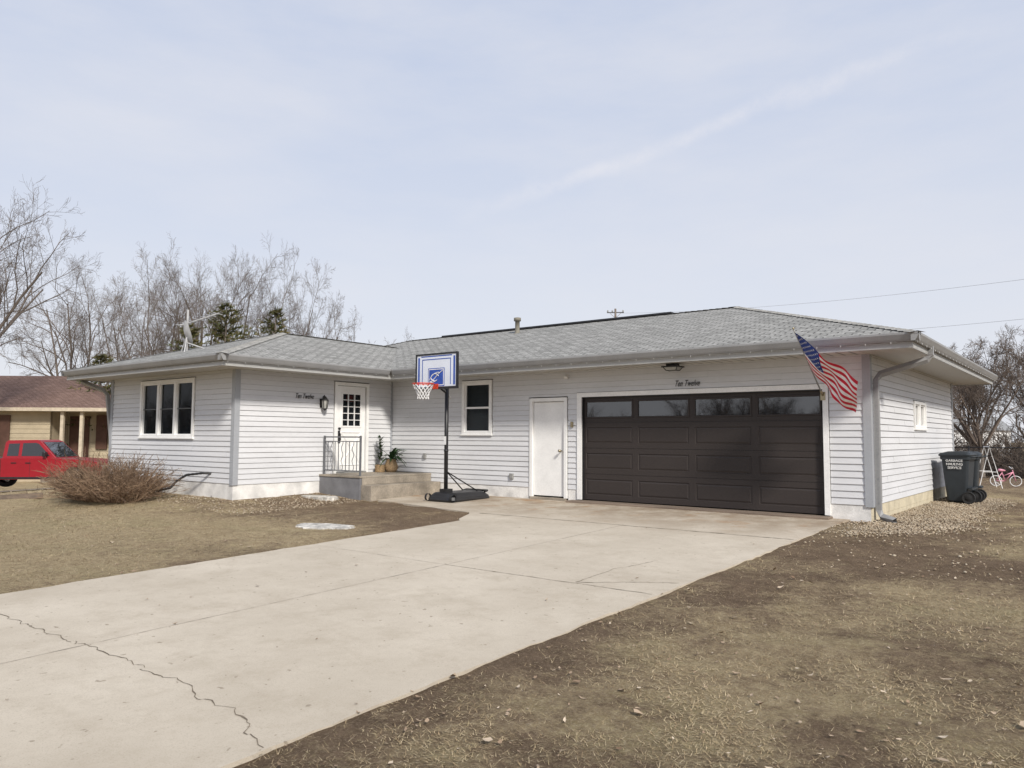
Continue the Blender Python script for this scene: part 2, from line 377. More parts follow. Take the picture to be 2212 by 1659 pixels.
# ---------------------------------------------------------------- house
H=root('house',(-8,2,-.06),'pale grey single-storey ranch house with hip roof and attached garage','house')
HO=(-8,2,-.06)
def W(p,d,n): return (Vector((*p,0)),Vector((*d,0)),Vector((*n,0)))
W_front=W((0,0),(-1,0),(0,-1)); W_door=W((-11.37,0),(0,-1),(1,0)); W_wing=W((-11.37,-4.46),(-1,0),(0,-1)); W_side=W((0,0),(0,1),(1,0))
W_wl=W((-16.9,-4.46),(0,1),(-1,0)); W_ml=W((-19,0),(0,1),(-1,0)); W_back=W((0,8.2),(-1,0),(0,1))
TOP=2.685
def siding(mb,Wl,s0,s1,z0,z1,ops,e=.112):
    P,D,Nn=Wl; z=z0; k=0
    while z<z1-1e-4:
        zt=min(z+e,z1)
        br=sorted({z,zt}|{q for o in ops for q in(o[2],o[3]) if z<q<zt})
        for a,b_ in zip(br[:-1],br[1:]):
            mid=(a+b_)/2; cuts=sorted([(max(o[0],s0),min(o[1],s1)) for o in ops if o[2]<mid<o[3]])
            iv=[];c=s0
            for x,y in cuts:
                if x>c: iv.append((c,x))
                c=max(c,y)
            if c<s1: iv.append((c,s1))
            f=lambda q:.003+.018*(1-(q-z)/e)
            for x,y in iv:
                seams=[x]; t=x+((k*1.37+.6)%3.6)
                while t<y-.4: seams.append(t); t+=3.6
                seams.append(y)
                for q,(x0,x1) in enumerate(zip(seams[:-1],seams[1:])):
                    ex=.0015*(q%2)
                    pt=lambda s_,off,zz:P+D*s_+Nn*(off+ex)+Vector((0,0,zz))
                    mb.quad([pt(x0,f(a),a),pt(x1,f(a),a),pt(x1,f(b_),b_),pt(x0,f(b_),b_)],m_siding)
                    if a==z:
                        mb.quad([pt(x0,.003,a),pt(x1,.003,a),pt(x1,.0212,a),pt(x0,.0212,a)],m_lipshade)
                        mb.quad([pt(x0,.0035,a-.006),pt(x1,.0035,a-.006),pt(x1,.0035+.0018,a-.0002),pt(x0,.0035+.0018,a-.0002)],m_lipshade)  # thin painted shadow strip just below each lap
        z=zt; k+=1
mb=MB()
G0,G1=.73,5.6
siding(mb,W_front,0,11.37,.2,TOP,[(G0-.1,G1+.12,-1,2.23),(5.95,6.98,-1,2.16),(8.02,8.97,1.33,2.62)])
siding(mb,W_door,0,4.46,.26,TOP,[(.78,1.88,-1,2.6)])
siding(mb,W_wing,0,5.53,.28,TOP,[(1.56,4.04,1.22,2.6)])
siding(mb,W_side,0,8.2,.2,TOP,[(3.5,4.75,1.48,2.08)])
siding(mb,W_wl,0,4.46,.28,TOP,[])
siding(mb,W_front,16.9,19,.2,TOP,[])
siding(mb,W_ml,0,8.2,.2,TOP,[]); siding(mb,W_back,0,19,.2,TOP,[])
mb.build('wall',H,HO)
def corner(x,y,sx_,sy,z0):
    mb=MB(); w=.09; t=.034
    o=[(x-sx_*w,y+sy*t),(x+sx_*t,y+sy*t),(x+sx_*t,y-sy*w),(x,y-sy*w),(x,y),(x-sx_*w,y)]
    V=[(a,b_,z) for z in(z0,TOP) for a,b_ in o]; F=[(i,(i+1)%6,6+(i+1)%6,6+i) for i in range(6)]+[tuple(range(6)),tuple(range(6,12))]
    mb.add(V,F,m_trimgrey); mb.build('corner_trim',H,HO)
corner(0,0,1,-1,.17); corner(-11.37,-4.46,1,-1,.25); corner(-16.9,-4.46,-1,-1,.25); corner(0,8.2,1,1,.17)
mb=MB(); mb.box(-11.364,-11.325,-.055,-.030,.2,TOP,m_trimgrey); mb.build('corner_trim',H,HO)
# foundation
mb=MB()
mb.box(-.70,-.012,-.006,.15,-.3,.205,m_dirtywhite)
mb.box(-5.95,-5.72,-.006,.15,-.3,.205,m_dirtywhite)
mb.box(-11.37,-6.98,-.006,.15,-.3,.205,m_dirtywhite)
mb.box(-11.5,-11.364,-4.47,-.01,-.3,.265,m_dirtywhite)
mb.box(-16.9,-11.51,-4.466,-4.3,-.3,.285,m_dirtywhite)
mb.box(-19,-16.9,-.006,.15,-.4,.205,m_dirtywhite)
for i in range(21):
    for k in range(3):
        off=.2*(k%2); y0=i*.4-off
        a,b_=max(0.0,y0+.004),min(8.2,y0+.396)
        if b_>a: mb.box(-.15,.006,a,b_,-.36+k*.19+.002,min(.203,-.36+k*.19+.186),m_block)
mb.box(-.14,.0,0.01,8.19,-.4,.2,m_block)
mb.box(-16.89,-16.7,-4.3,0,-.5,.285,m_dirtywhite); mb.box(-19,-18.85,.15,8.2,-.5,.2,m_dirtywhite); mb.box(-18.8,-.15,8.0,8.19,-.5,.2,m_dirtywhite)
mb.box(-18.8,-.15,.16,7.95,-.35,-.02,m_dark)
mb.build('foundation',H,HO)
# roof
ZE=2.885
def rquad(mb,pts,m,eave_a,eave_b):
    a=Vector(eave_a); d=(Vector(eave_b)-a).normalized(); uv=[]
    for p in pts:
        r=Vector(p)-a; s=r.dot(d); uv.append((s,(r-d*s).length))
    mb.quad(pts,m,uv)
mb=MB()
EX0,EX1,EY0,EY1=-19.92,.92,-.92,9.12; RZ=4.43; RY=4.1; RA=(-14.9,RY,RZ); RB=(-3.85,RY,RZ)
e=lambda x,y:(x,y,ZE)
A_,B_,C_,D_=e(EX0,EY0),e(EX1,EY0),e(EX1,EY1),e(EX0,EY1)
rquad(mb,[A_,B_,RB,RA],m_roof,A_,B_); rquad(mb,[B_,C_,RB],m_roof,B_,C_); rquad(mb,[C_,D_,RA,RB],m_roof,C_,D_); rquad(mb,[D_,A_,RA],m_roof,D_,A_)
WX0,WX1,WY0=-17.72,-10.45,-5.38; WP=((WX0+WX1)/2,-1.42)
sl=(RZ-ZE)/(RY-EY0); hw=(WX1-WX0)/2; WZ=ZE+hw*sl; VT=EY0+hw
P1,P2=e(WX0,WY0),e(WX1,WY0); PK=(WP[0],WP[1],WZ); VTP=(WP[0],VT,WZ+.003)
rquad(mb,[P1,P2,PK],m_roof,P1,P2)
rquad(mb,[P2,e(WX1,EY0),VTP,PK],m_roof,P2,e(WX1,EY0)); rquad(mb,[e(WX0,EY0),P1,PK,VTP],m_roof,e(WX0,EY0),P1)
roof=mb.build('roof',H,HO)
m_cap=M('ridge_shingle',(.29,.287,.273),.9,nscale=6,namt=.3,nscale2=50,namt2=.25)
def cap(a,b_,mat=m_cap,w=.13,h=.02):
    mb=MB(); a,b_=Vector(a),Vector(b_); d=(b_-a); n=d.normalized().cross(Vector((0,0,1))).normalized(); k=int(d.length/.16)
    V=[]
    for i in range(k+1):
        p=a+d*(i/k)
        for hh in((h*.4,h) if 0<i<k else (h,)):
            V+= [p+n*w+Vector((0,0,hh-w*.28+.012)),p+Vector((0,0,hh)),p-n*w+Vector((0,0,hh-w*.28+.012))]
    K=len(V)//3; F=[]
    for i in range(K-1): F+=[(3*i,3*i+1,3*i+4,3*i+3),(3*i+1,3*i+2,3*i+5,3*i+4)]
    mb.add(V,F,mat); mb.build('ridge_cap',roof,HO)
for a,b_ in((B_,RB),(C_,RB),(A_,RA),(P1,PK),(P2,PK),(PK,VTP),(RA,RB)): cap(a,b_)
mb=MB(); mb.box(-13.4,-5.5,RY-.14,RY+.14,RZ-.02,RZ+.034,m_black); mb.build('ridge_vent',roof,HO,bevel=.012)
mb=MB(); mb.lathe([(.14,4.1),(.10,4.2),(.065,4.22),(.065,4.55),(.10,4.55),(.10,4.64),(.0,4.66)],(-9.95,3.4,0),16,m_pipe); mb.build('vent_pipe',roof,HO)
# soffits
mb=MB(); z=TOP; oh=.8
def flat(x0,x1,y0,y1,m): mb.quad([(x0,y0,z),(x0,y1,z),(x1,y1,z),(x1,y0,z)],m)
flat(-10.57,0,-oh,0,m_sofx); flat(0,oh,-oh,8.2+oh,m_sofy); flat(-11.37,-10.57,-4.46-oh,0,m_sofy); flat(-16.9,-11.37,-4.46-oh,-4.46,m_sofx)
flat(-17.6,-16.9,-4.46-oh,0,m_sofy); flat(-19.8,-17.6,-oh,0,m_sofx); flat(-19.8,-19,0,9.0,m_sofy); flat(-19,0,8.2,9.0,m_sofx)
mb.build('soffit',H,HO)
mb=MB()
f0,f1=TOP-.02,ZE-.004
mb.box(-10.57,oh,-oh-.02,-oh,f0,f1,m_fascia); mb.box(oh,oh+.02,-oh-.02,9.02,f0,f1,m_fascia)
mb.box(-10.57,-10.55,-5.28,-oh-.02,f0,f1,m_fascia); mb.box(-17.62,-10.57,-5.28,-5.26,f0,f1,m_fascia); mb.box(-17.62,-17.6,-5.26,-oh,f0,f1,m_fascia)
mb.box(-19.82,-17.62,-oh-.02,-oh,f0,f1,m_fascia); mb.box(-19.82,-19.8,-oh,9.02,f0,f1,m_fascia); mb.box(-19.8,oh,9.0,9.02,f0,f1,m_fascia)
mb.build('fascia',H,HO)
def gut(a,b_,n):
    mb=MB(); a=Vector((*a,0)); b_=Vector((*b_,0)); n=Vector((*n,0))
    prof=[(0,2.76),(.055,2.76),(.075,2.79),(.095,2.83),(.11,2.86),(.11,2.892),(.10,2.892),(.098,2.865),(.0,2.862)]
    V=[p+n*q+Vector((0,0,h)) for p in(a,b_) for q,h in prof]; k=len(prof)
    F=[(i,i+1,k+i+1,k+i) for i in range(k-1)]+[tuple(range(k)),tuple(range(k,2*k))[::-1]]
    mb.add(V,F,m_gutter); mb.build('gutter',H,HO)
gut((-10.55+.11,-oh-.02),(oh+.13,-oh-.02),(0,-1)); gut((oh+.02,-oh-.02-.11),(oh+.02,9.13),(1,0))
gut((-10.55,-5.28-.11),(-10.55,-oh-.13),(1,0)); gut((-17.73,-5.28),(-10.44,-5.28),(0,-1)); gut((-17.62,-.8),(-17.62,-5.39),(-1,0))
def dspout(pts):
    mb=MB(); mb.sweep(pts,.058,4,m_gutter,sm=False,phase=math.pi/4); return mb.build('downspout',H,HO)
dspout([(.86,.42,2.80),(.86,.42,2.66),(.80,.40,2.58),(.15,.16,2.36),(.085,.13,2.26),(.08,.13,1.0),(.08,.13,.12),(.13,.10,.02),(.34,.0,-.03)])
dspout([(-17.6,-4.9,2.8),(-17.6,-4.9,2.64),(-17.05,-4.62,2.42),(-16.98,-4.55,2.3),(-16.98,-4.3,.2),(-17.1,-4.5,.1)])

def window(Wl,s0,s1,z0,z1,cols=1,hung=True,curt=m_curtain,t=.075,trim=m_white,railmat=m_white):
    fr=MB(); gl=MB(); cu=MB()
    fr.obox(Wl,s0,s0+t,-.06,.04,z0,z1,trim); fr.obox(Wl,s1-t,s1,-.06,.04,z0,z1,trim)
    fr.obox(Wl,s0+t,s1-t,-.06,.038,z1-t,z1,trim); fr.obox(Wl,s0-.02,s1+.02,-.06,.055,z0-.03,z0,trim); fr.obox(Wl,s0+t,s1-t,-.06,.038,z0,z0+t*.7,trim)
    a,b_=s0+t,s1-t; w=(b_-a)/cols; zb,zt=z0+t*.7,z1-t
    for i in range(cols):
        x0,x1=a+i*w,a+(i+1)*w
        if i: fr.obox(Wl,x0-.045,x0+.045,-.06,.034,zb,zt,trim)
        x0+= .045 if i else 0; x1-= .045 if i<cols-1 else 0
        s=.03
        for (p,q,r_,u_) in((x0,x0+s,zb,zt),(x1-s,x1,zb,zt),(x0+s,x1-s,zb,zb+s),(x0+s,x1-s,zt-s,zt)): fr.obox(Wl,p,q,-.05,.008,r_,u_,trim)
        if hung: zm=(zb+zt)/2; hh=.022 if railmat is m_white else .01; fr.obox(Wl,x0+s,x1-s,-.05,.004,zm-hh,zm+hh,railmat)
        gl.obox(Wl,x0+s-.004,x1-s+.004,-.034,-.028,zb+s-.004,zt-s+.004,m_glass)
    ob=fr.build('window',H,HO); gl.build('pane',ob,HO)
    P,D,Nn=Wl; n=int((s1-s0)*30); V=[];F=[]
    for i in range(n+1):
        s_=s0+(s1-s0)*i/n; off=-.16+.022*math.sin(i*1.35)+.01*math.sin(i*.37)
        if curt is m_blind: off=-.14
        for zz in(z0,z1): V.append(P+D*s_+Nn*off+Vector((0,0,zz)))
    for i in range(n): F.append((2*i,2*i+2,2*i+3,2*i+1))
    cu.add(V,F,curt,curt is m_curtain); cu.build('curtain',ob,HO)
    return ob
m_railgrey=M('rail_dark_grey',(.10,.105,.11),.5)
window(W_wing,1.58,4.02,1.24,2.58,3,railmat=m_railgrey)
window(W_front,8.04,8.95,1.35,2.60,1,curt=m_blind)
window(W_side,3.52,4.73,1.50,2.06,2,hung=False,curt=m_blind,t=.06)

# front entrance door
PZ=.41
mb=MB(); Wd=W_door
mb.obox(Wd,.80,.87,-.05,.04,PZ,2.58,m_white); mb.obox(Wd,1.79,1.86,-.05,.04,PZ,2.58,m_white); mb.obox(Wd,.87,1.79,-.05,.038,2.50,2.58,m_white)
mb.obox(Wd,.87,1.79,-.05,.05,PZ,PZ+.03,m_galv)
x0,x1=.90,1.76; wz0,wz1=1.52,2.32; wx0,wx1=1.04,1.62; d0=PZ+.04
mb.obox(Wd,x0,wx0,-.04,.0,d0,2.49,m_white); mb.obox(Wd,wx1,x1,-.04,.0,d0,2.49,m_white); mb.obox(Wd,wx0,wx1,-.04,.0,d0,wz0,m_white); mb.obox(Wd,wx0,wx1,-.04,.0,wz1,2.49,m_white)
for a,b_,c_,d_ in((wx0-.02,wx0+.02,wz0-.02,wz1+.02),(wx1-.02,wx1+.02,wz0-.02,wz1+.02),(wx0+.02,wx1-.02,wz0-.02,wz0+.02),(wx0+.02,wx1-.02,wz1-.02,wz1+.02)): mb.obox(Wd,a,b_,0,.012,c_,d_,m_white)
for i in(1,2): x=wx0+(wx1-wx0)*i/3; mb.obox(Wd,x-.009,x+.009,-.02,.008,wz0+.02,wz1-.02,m_white)
for i in(1,2,3,4): zz=wz0+(wz1-wz0)*i/5; mb.obox(Wd,wx0+.02,wx1-.02,-.02,.006,zz-.008,zz+.008,m_white)
def bar(s0,z0,s1,z1,w=.035):
    P,D,Nn=Wd; a=P+D*s0+Vector((0,0,z0)); b_=P+D*s1+Vector((0,0,z1)); mb.sweep([a+Nn*.004,b_+Nn*.004],w*.5,4,m_white,sm=False,cap=True)
for a,b_,c_,d_ in((1.02,.60,1.64,.60),(1.02,1.38,1.64,1.38),(1.02,.60,1.02,1.38),(1.64,.60,1.64,1.38),(1.02,.60,1.64,1.38),(1.02,1.38,1.64,.60)): bar(a,b_,c_,d_,.03)
dr=mb.build('door',H,HO,label='white entrance door with divided window and crossbuck panel')
mb=MB(); mb.obox(Wd,wx0,wx1,-.03,-.024,wz0,wz1,m_glass); mb.obox(Wd,1.2,1.45,-.06,-.05,2.12,2.28,m_orange); mb.obox(Wd,1.0,1.7,-.2,-.19,1.4,2.4,m_dark); mb.build('pane',dr,HO)
mb=MB()
mb.lathe([(0,0.06),(.024,.05),(.03,.02),(.03,.0)],(-11.37,-1.70,1.47),14,m_black,axis='X'); mb.build('lock',dr,HO)
mb=MB(); mb.box(-11.368,-11.36,-1.73,-1.67,1.12,1.42,m_black); mb.sweep([(-11.362,-1.70,1.38),(-11.31,-1.70,1.34),(-11.30,-1.70,1.2),(-11.362,-1.70,1.14)],.012,6,m_black); mb.build('handle',dr,HO)
# service door
mb=MB(); Wf=W_front
mb.obox(Wf,5.97,6.05,-.05,.035,.0,2.14,m_white); mb.obox(Wf,6.88,6.96,-.05,.035,.0,2.14,m_white); mb.obox(Wf,6.05,6.88,-.05,.034,2.06,2.14,m_white)
mb.obox(Wf,6.06,6.87,-.05,-.02,.03,2.05,m_white); mb.obox(Wf,6.0,6.93,-.05,.06,-.06,.0,m_concrete)
d2=mb.build('door',H,HO,bevel=.004,label='plain white service door')
mb=MB(); mb.lathe([(0,-.10),(.03,-.09),(.03,-.05),(.012,-.04),(.012,.02)],(-6.13,0.0,1.0),12,m_brass,axis='Y'); mb.build('handle',d2,HO)
# garage door
mb=MB(); z0,z1=.0,2.13; n0=-.05
P,D,Nn=Wf
def gp(s_,n_,z_): return P+D*s_+Nn*(n0+n_)+Vector((0,0,z_))
wd=(G1-G0)/4; hd=(z1-z0)/4; wins=[]
for r in range(4):
    zb,zt=z0+r*hd,z0+(r+1)*hd
    mb.quad([gp(G0,-.012,zb),gp(G1,-.012,zb),gp(G1,-.012,zb+.007),gp(G0,-.012,zb+.007)],m_black)
    zb+=.007
    for c_ in range(4):
        a,b_=G0+c_*wd,G0+(c_+1)*wd; win=r==3
        ma,mz=(.065,.10) if not win else (.06,.095)
        X=[a,a+ma,b_-ma,b_]; Z=[zb,zb+mz,zt-mz,zt]
        for i in range(3):
            for j in range(3):
                if i==1 and j==1: continue
                mb.quad([gp(X[i],0,Z[j]),gp(X[i+1],0,Z[j]),gp(X[i+1],0,Z[j+1]),gp(X[i],0,Z[j+1])],m_garage)
        def ring(i0,d0,i1,d1,m=m_garage):
            o=[(X[1]+i0,Z[1]+i0),(X[2]-i0,Z[1]+i0),(X[2]-i0,Z[2]-i0),(X[1]+i0,Z[2]-i0)]
            q=[(X[1]+i1,Z[1]+i1),(X[2]-i1,Z[1]+i1),(X[2]-i1,Z[2]-i1),(X[1]+i1,Z[2]-i1)]
            for k in range(4):
                l=(k+1)%4; mb.quad([gp(o[k][0],d0,o[k][1]),gp(o[l][0],d0,o[l][1]),gp(q[l][0],d1,q[l][1]),gp(q[k][0],d1,q[k][1])],m)
        if not win:
            ring(0,0,.010,-.012); ring(.010,-.012,.018,-.012); ring(.018,-.012,.045,-.002)
            i1=.045; mb.quad([gp(X[1]+i1,-.002,Z[1]+i1),gp(X[2]-i1,-.002,Z[1]+i1),gp(X[2]-i1,-.002,Z[2]-i1),gp(X[1]+i1,-.002,Z[2]-i1)],m_garage)
        else:
            ring(-.02,0,-.012,.012); ring(-.012,.012,.012,.012); ring(.012,.012,.02,-.015)
            wins.append((X[1]+.018,X[2]-.018,Z[1]+.018,Z[2]-.018))
gd=mb.build('garage_door',H,HO,label='dark brown sectional garage door with four top windows')
for a,b_,c_,d_ in wins:
    q=MB(); q.obox(Wf,a,b_,n0-.02,n0-.012,c_,d_,m_garglass); q.build('window',gd,HO)
mb=MB()
mb.obox(Wf,G0-.09,G0,-.09,.04,-.0,2.22,m_white); mb.obox(Wf,G1,G1+.11,-.09,.04,-.0,2.22,m_white); mb.obox(Wf,G0,G1,-.09,.039,2.13,2.22,m_white)
mb.obox(Wf,G0,G0+.02,-.06,.01,0,2.13,m_black);mb.obox(Wf,G1-.02,G1,-.06,.01,0,2.13,m_black); mb.obox(Wf,G0+.02,G1-.02,-.06,.01,2.112,2.13,m_black)
mb.build('garage_door_frame',H,HO)
mb=MB(); mb.obox(Wf,G0-.12,G1+.25,-.09,.26,-.09,-.016,m_wood); mb.build('threshold',H,HO,bevel=.01)
# porch
mb=MB()
mb.box(-11.36,-9.95,-2.25,-.02,-.2,PZ-.045,m_porchpaint); mb.box(-11.36,-9.93,-2.27,-.02,PZ-.045,PZ,m_concrete); mb.box(-9.949,-9.62,-2.22,-.02,-.2,.215,m_concrete)
mb.box(-9.948,-9.93,-2.2,-.03,.215,PZ-.046,m_concrete)
po=mb.build('porch',H,HO,bevel=.008,label='concrete porch slab with a step, side painted grey')
mb=MB(); yv=-2.18
for u in(-11.28,-10.03): mb.box(u-.018,u+.018,yv-.018,yv+.018,PZ,1.30,m_rail)
mb.box(-11.28,-10.03,yv-.016,yv+.016,1.255,1.285,m_rail); mb.box(-11.26,-10.05,yv-.012,yv+.012,.50,.525,m_rail); mb.box(-11.26,-10.05,yv-.012,yv+.012,1.16,1.18,m_rail)
for i in range(1,10):
    u=-11.28+1.25*i/10
    if i%3==2: mb.sweep([(u+.03*math.sin(k*1.2),yv,.52+.64*k/12) for k in range(13)],.008,5,m_rail)
    else: mb.box(u-.007,u+.007,yv-.007,yv+.007,.525,1.16,m_rail)
mb.build('railing',po,HO)
# fixtures
mb=MB(); c=(-11.27,-2.24)
mb.box(-11.355,-11.34,c[1]-.05,c[1]+.05,1.95,2.15,m_black); mb.sweep([(-11.34,c[1],2.08),(-11.3,c[1],2.2),(-11.25,c[1],2.23),(c[0]+.04,c[1],2.19)],.012,6,m_black)
mb.lathe([(0,2.22),(.03,2.2),(.085,2.12),(.09,2.11)],(c[0]+.04,c[1],0),6,m_black,sm=False); mb.lathe([(.075,2.11),(.055,1.93)],(c[0]+.04,c[1],0),6,m_lampglass,sm=False); mb.lathe([(.06,1.93),(.05,1.91),(0,1.87)],(c[0]+.04,c[1],0),6,m_black,sm=False)
for k in range(6):
    t=math.pi/3*k; mb.sweep([(c[0]+.04+.078*math.cos(t),c[1]+.078*math.sin(t),2.11),(c[0]+.04+.058*math.cos(t),c[1]+.058*math.sin(t),1.93)],.009,4,m_black)
mb.build('wall_lamp',H,HO)
mb=MB(); cx=-3.34; mb.box(cx-.10,cx+.10,-.45,-.30,TOP-.05,TOP-.002,m_black)
mb.add([(cx-.15,-.50,TOP-.06),(cx+.15,-.50,TOP-.06),(cx+.15,-.25,TOP-.06),(cx-.15,-.25,TOP-.06),(cx-.10,-.45,TOP-.13),(cx+.10,-.45,TOP-.13),(cx+.10,-.30,TOP-.13),(cx-.10,-.30,TOP-.13)],[(0,1,5,4),(1,2,6,5),(2,3,7,6),(3,0,4,7),(4,5,6,7)],m_lampglass)
mb.box(cx-.17,cx+.17,-.52,-.23,TOP-.075,TOP-.05,m_black)
for sx_ in(-1,1):
    for y0 in(-.50,-.25): mb.sweep([(cx+sx_*.15,y0,TOP-.06),(cx+sx_*.10,-.45 if y0<-.3 else -.30,TOP-.132)],.009,4,m_black)
mb.sweep([(cx-.10,-.45,TOP-.13),(cx+.10,-.45,TOP-.13),(cx+.10,-.30,TOP-.13),(cx-.10,-.30,TOP-.13),(cx-.10,-.45,TOP-.13)],.008,4,m_black)
mb.build('ceiling_lamp',H,HO)
mb=MB(); mb.lathe([(.0,-.14),(.03,-.14),(.033,-.03),(.0,-.03)],(-5.95,0,2.56),12,m_white,axis='Y'); mb.sweep([(-5.95,-.01,2.60),(-5.95,-.06,2.60),(-5.95,-.07,2.57)],.01,6,m_white); mb.build('security_camera',H,HO)
for (u,zz,w,h,m) in((-10.15,.82,.09,.13,m_galv),(-7.45,.42,.10,.12,m_galv),(-5.84,1.56,.05,.12,m_brass)):
    mb=MB(); mb.box(u-w/2,u+w/2,-.06,-.01,zz-h/2,zz+h/2,m); mb.build('outlet_box',H,HO,bevel=.006)
Rf=Matrix.Rotation(math.radians(90),4,'X')
text_mesh('house_number_sign','Ten Twelve',.165,m_black,Matrix.Translation(Vector((-3.22,-.038,2.325))-Vector(HO))@Rf@Matrix.Diagonal((.62,1,1,1)),H,shear=.45,spacing=1.05,offset=0,extrude=.004)
Rd=Matrix.Rotation(math.radians(90),4,'Z')@Rf
text_mesh('house_number_sign','Ten Twelve',.165,m_black,Matrix.Translation(Vector((-11.332,-2.74,2.19))-Vector(HO))@Rd@Matrix.Diagonal((.62,1,1,1)),H,shear=.45,spacing=1.05,offset=0,extrude=.004)

# string lights
mb=MB(); m_bulb=M('bulb_white',(.55,.55,.55),.3)
def lights(a,b_):
    a,b_=Vector(a),Vector(b_); n=int((b_-a).length/.36); pts=[]
    for i in range(n+1):
        p=a.lerp(b_,i/n); pts.append(p)
        if i<n: pts.append(a.lerp(b_,(i+.5)/n)+Vector((0,0,-.02)))
        mb.lathe([(0,-.03),(.0055,-.022),(.0055,-.01),(.003,0)],p,5,m_bulb)
    mb.sweep(pts,.002,4,m_gutter)
lights((-10.4,-.88,2.755),(.9,-.88,2.755)); lights((.9,-.88,2.755),(.9,9.0,2.755)); lights((-10.5,-5.2,2.755),(-10.5,-.95,2.755)); lights((-17.5,-5.3,2.755),(-10.5,-5.3,2.755))
lights((.15,.05,2.3),(.15,.05,.3))
top(mb.build('string_lights'),'string of small white bulbs hung along the house gutter','string lights')

# ---------------------------------------------------------------- flag
F0=(-.72,-.034,2.02)
fl=root('flag',F0,'American flag on an angled pole fixed beside the garage door','flag')
mb=MB(); Tp=Vector((-.72,-1.52,2.99)); mb.sweep([(-.72,-.04,2.02),Tp],[.013,.010],8,m_galv,cap=True); mb.lathe([(0,.03),(.02,.02),(.02,0),(0,-.01)],Tp,8,m_brass); mb.build('pole',fl,F0)
mb=MB(); mb.box(-.76,-.68,-.05,-.041,1.94,2.08,m_brass); mb.sweep([(-.72,-.045,2.03),(-.72,-.15,2.095)],.02,8,m_brass,cap=True); mb.build('bracket',fl,F0)
Bt=Vector((-.72,-.66,2.43)); T0=Tp+Vector((0,.05,-.04))
Av=Vector((.90,.12,-.80)); Bv=Vector((.66,.0,-.76))
def flagp(s,t):
    p=(T0+Av*s).lerp(Bt+Bv*s,t)
    nrm=Vector((.35,.8,.5)).normalized()
    a=.05*math.sin(2*math.pi*(1.5*s+.75*t)+.4)*min(1,s*2.5)+.018*math.sin(2*math.pi*(2.9*s-.8*t)+1)*min(1,s*2)
    return p+nrm*a+Vector((0,0,-.05*math.sin(math.pi*s)*(.4+t)))+Vector((.022*math.sin(5*t+6*s)*s,0,0))
mb=MB(); nu,nv=60,26
Vf=[flagp(i/nu,j/nv) for j in range(nv+1) for i in range(nu+1)]
for j in range(nv):
    for i in range(nu):
        st=j//2; mt=m_fred if st%2==0 else m_fwhite
        if i<24 and st<7: mt=m_fblue
        mb.f.append([j*(nu+1)+i,j*(nu+1)+i+1,(j+1)*(nu+1)+i+1,(j+1)*(nu+1)+i]); mb.mi.append(mb.mid(mt)); mb.sm.append(True); mb.uv.append(None)
mb.v=[tuple(p) for p in Vf]
for r in range(9):
    for c_ in range(6 if r%2==0 else 5):
        s=.4*((c_*2+1+(r%2))/12); t=.5385*(r+1)/10
        for sg in(1,-1):
            V=[]
            for k in range(10):
                R=.018 if k%2==0 else .0075; a=math.pi/5*k+math.pi/2
                ss=s+R*math.cos(a)/1.25; tt=t-R*math.sin(a)/.85
                p=flagp(ss,tt); e1=(flagp(ss+.01,tt)-p); e2=(flagp(ss,tt+.01)-p); n_=e1.cross(e2).normalized()
                V.append(p+n_*.004*sg)
            mb.add(V,[tuple(range(10))],m_fwhite)
mb.build('cloth',fl,F0)

# ---------------------------------------------------------------- basketball hoop
bx,by=-8.15,-1.42; bz=dz(bx,by)
bk=root('basketball_hoop',(bx,by,bz),'portable basketball hoop with black pole and base beside the driveway','basketball hoop')
mb=MB()
def ringrect(x0,x1,y0,y1,z,r,n=5):
    P=[]
    for cx,cy,a0 in((x1-r,y1-r,0),(x0+r,y1-r,90),(x0+r,y0+r,180),(x1-r,y0+r,270)):
        for k in range(n): a=math.radians(a0+90*k/(n-1)); P.append((cx+r*math.cos(a),cy+r*math.sin(a),z))
    return P
def loft(mb,rings,m,captop=True,capbot=True,sm=False):
    n=len(rings[0]); V=[p for r in rings for p in r]; F=[]
    for i in range(len(rings)-1):
        for j in range(n): F.append((i*n+j,i*n+(j+1)%n,(i+1)*n+(j+1)%n,(i+1)*n+j))
    if captop: F.append(tuple((len(rings)-1)*n+j for j in range(n)))
    if capbot: F.append(tuple(range(n))[::-1])
    mb.add(V,F,m,sm)
loft(mb,[ringrect(-.34,.40,-.24,1.05,0,.16),ringrect(-.36,.42,-.26,1.07,.04,.16),ringrect(-.34,.40,-.24,1.05,.10,.16),ringrect(-.27,.33,-.17,.95,.17,.14),ringrect(-.24,.30,-.14,.9,.185,.12)],m_black)
mb.box(-.09,.09,-.1,.12,.17,.26,m_black); mb.sweep([(-.29,.9,.17),(-.29,1.0,.19),(.33,1.0,.19),(.33,.9,.17)],.025,6,m_black)
mb.lathe([(.08,-.03),(.08,.03)],(-.33,-.2,.08),12,m_tyre,axis='X'); mb.lathe([(.08,-.03),(.08,.03)],(.38,-.2,.08),12,m_tyre,axis='X')
mb.build('base',bk)
mb=MB(); mb.sweep([(0,0,.1),(0,0,2.55)],.043,14,m_black,cap=True); mb.sweep([(0,0,1.05),(0,0,1.1)],.05,14,m_black,cap=True); mb.box(-.03,.03,-.047,-.04,1.2,1.38,m_textw)
mb.build('pole',bk)
for x in(-.22,.22): mb=MB(); mb.sweep([(0,.03,.62),(x,.8,.18)],.014,6,m_black); mb.build('strut',bk)
yb=-.33
mb=MB()
mb.sweep([(0,0,2.5),(0,yb+.08,2.62)],.02,6,m_black); mb.sweep([(0,0,2.3),(0,yb+.08,2.42)],.02,6,m_black); mb.sweep([(-.2,yb+.05,2.45),(.2,yb+.05,2.45)],.02,6,m_black)
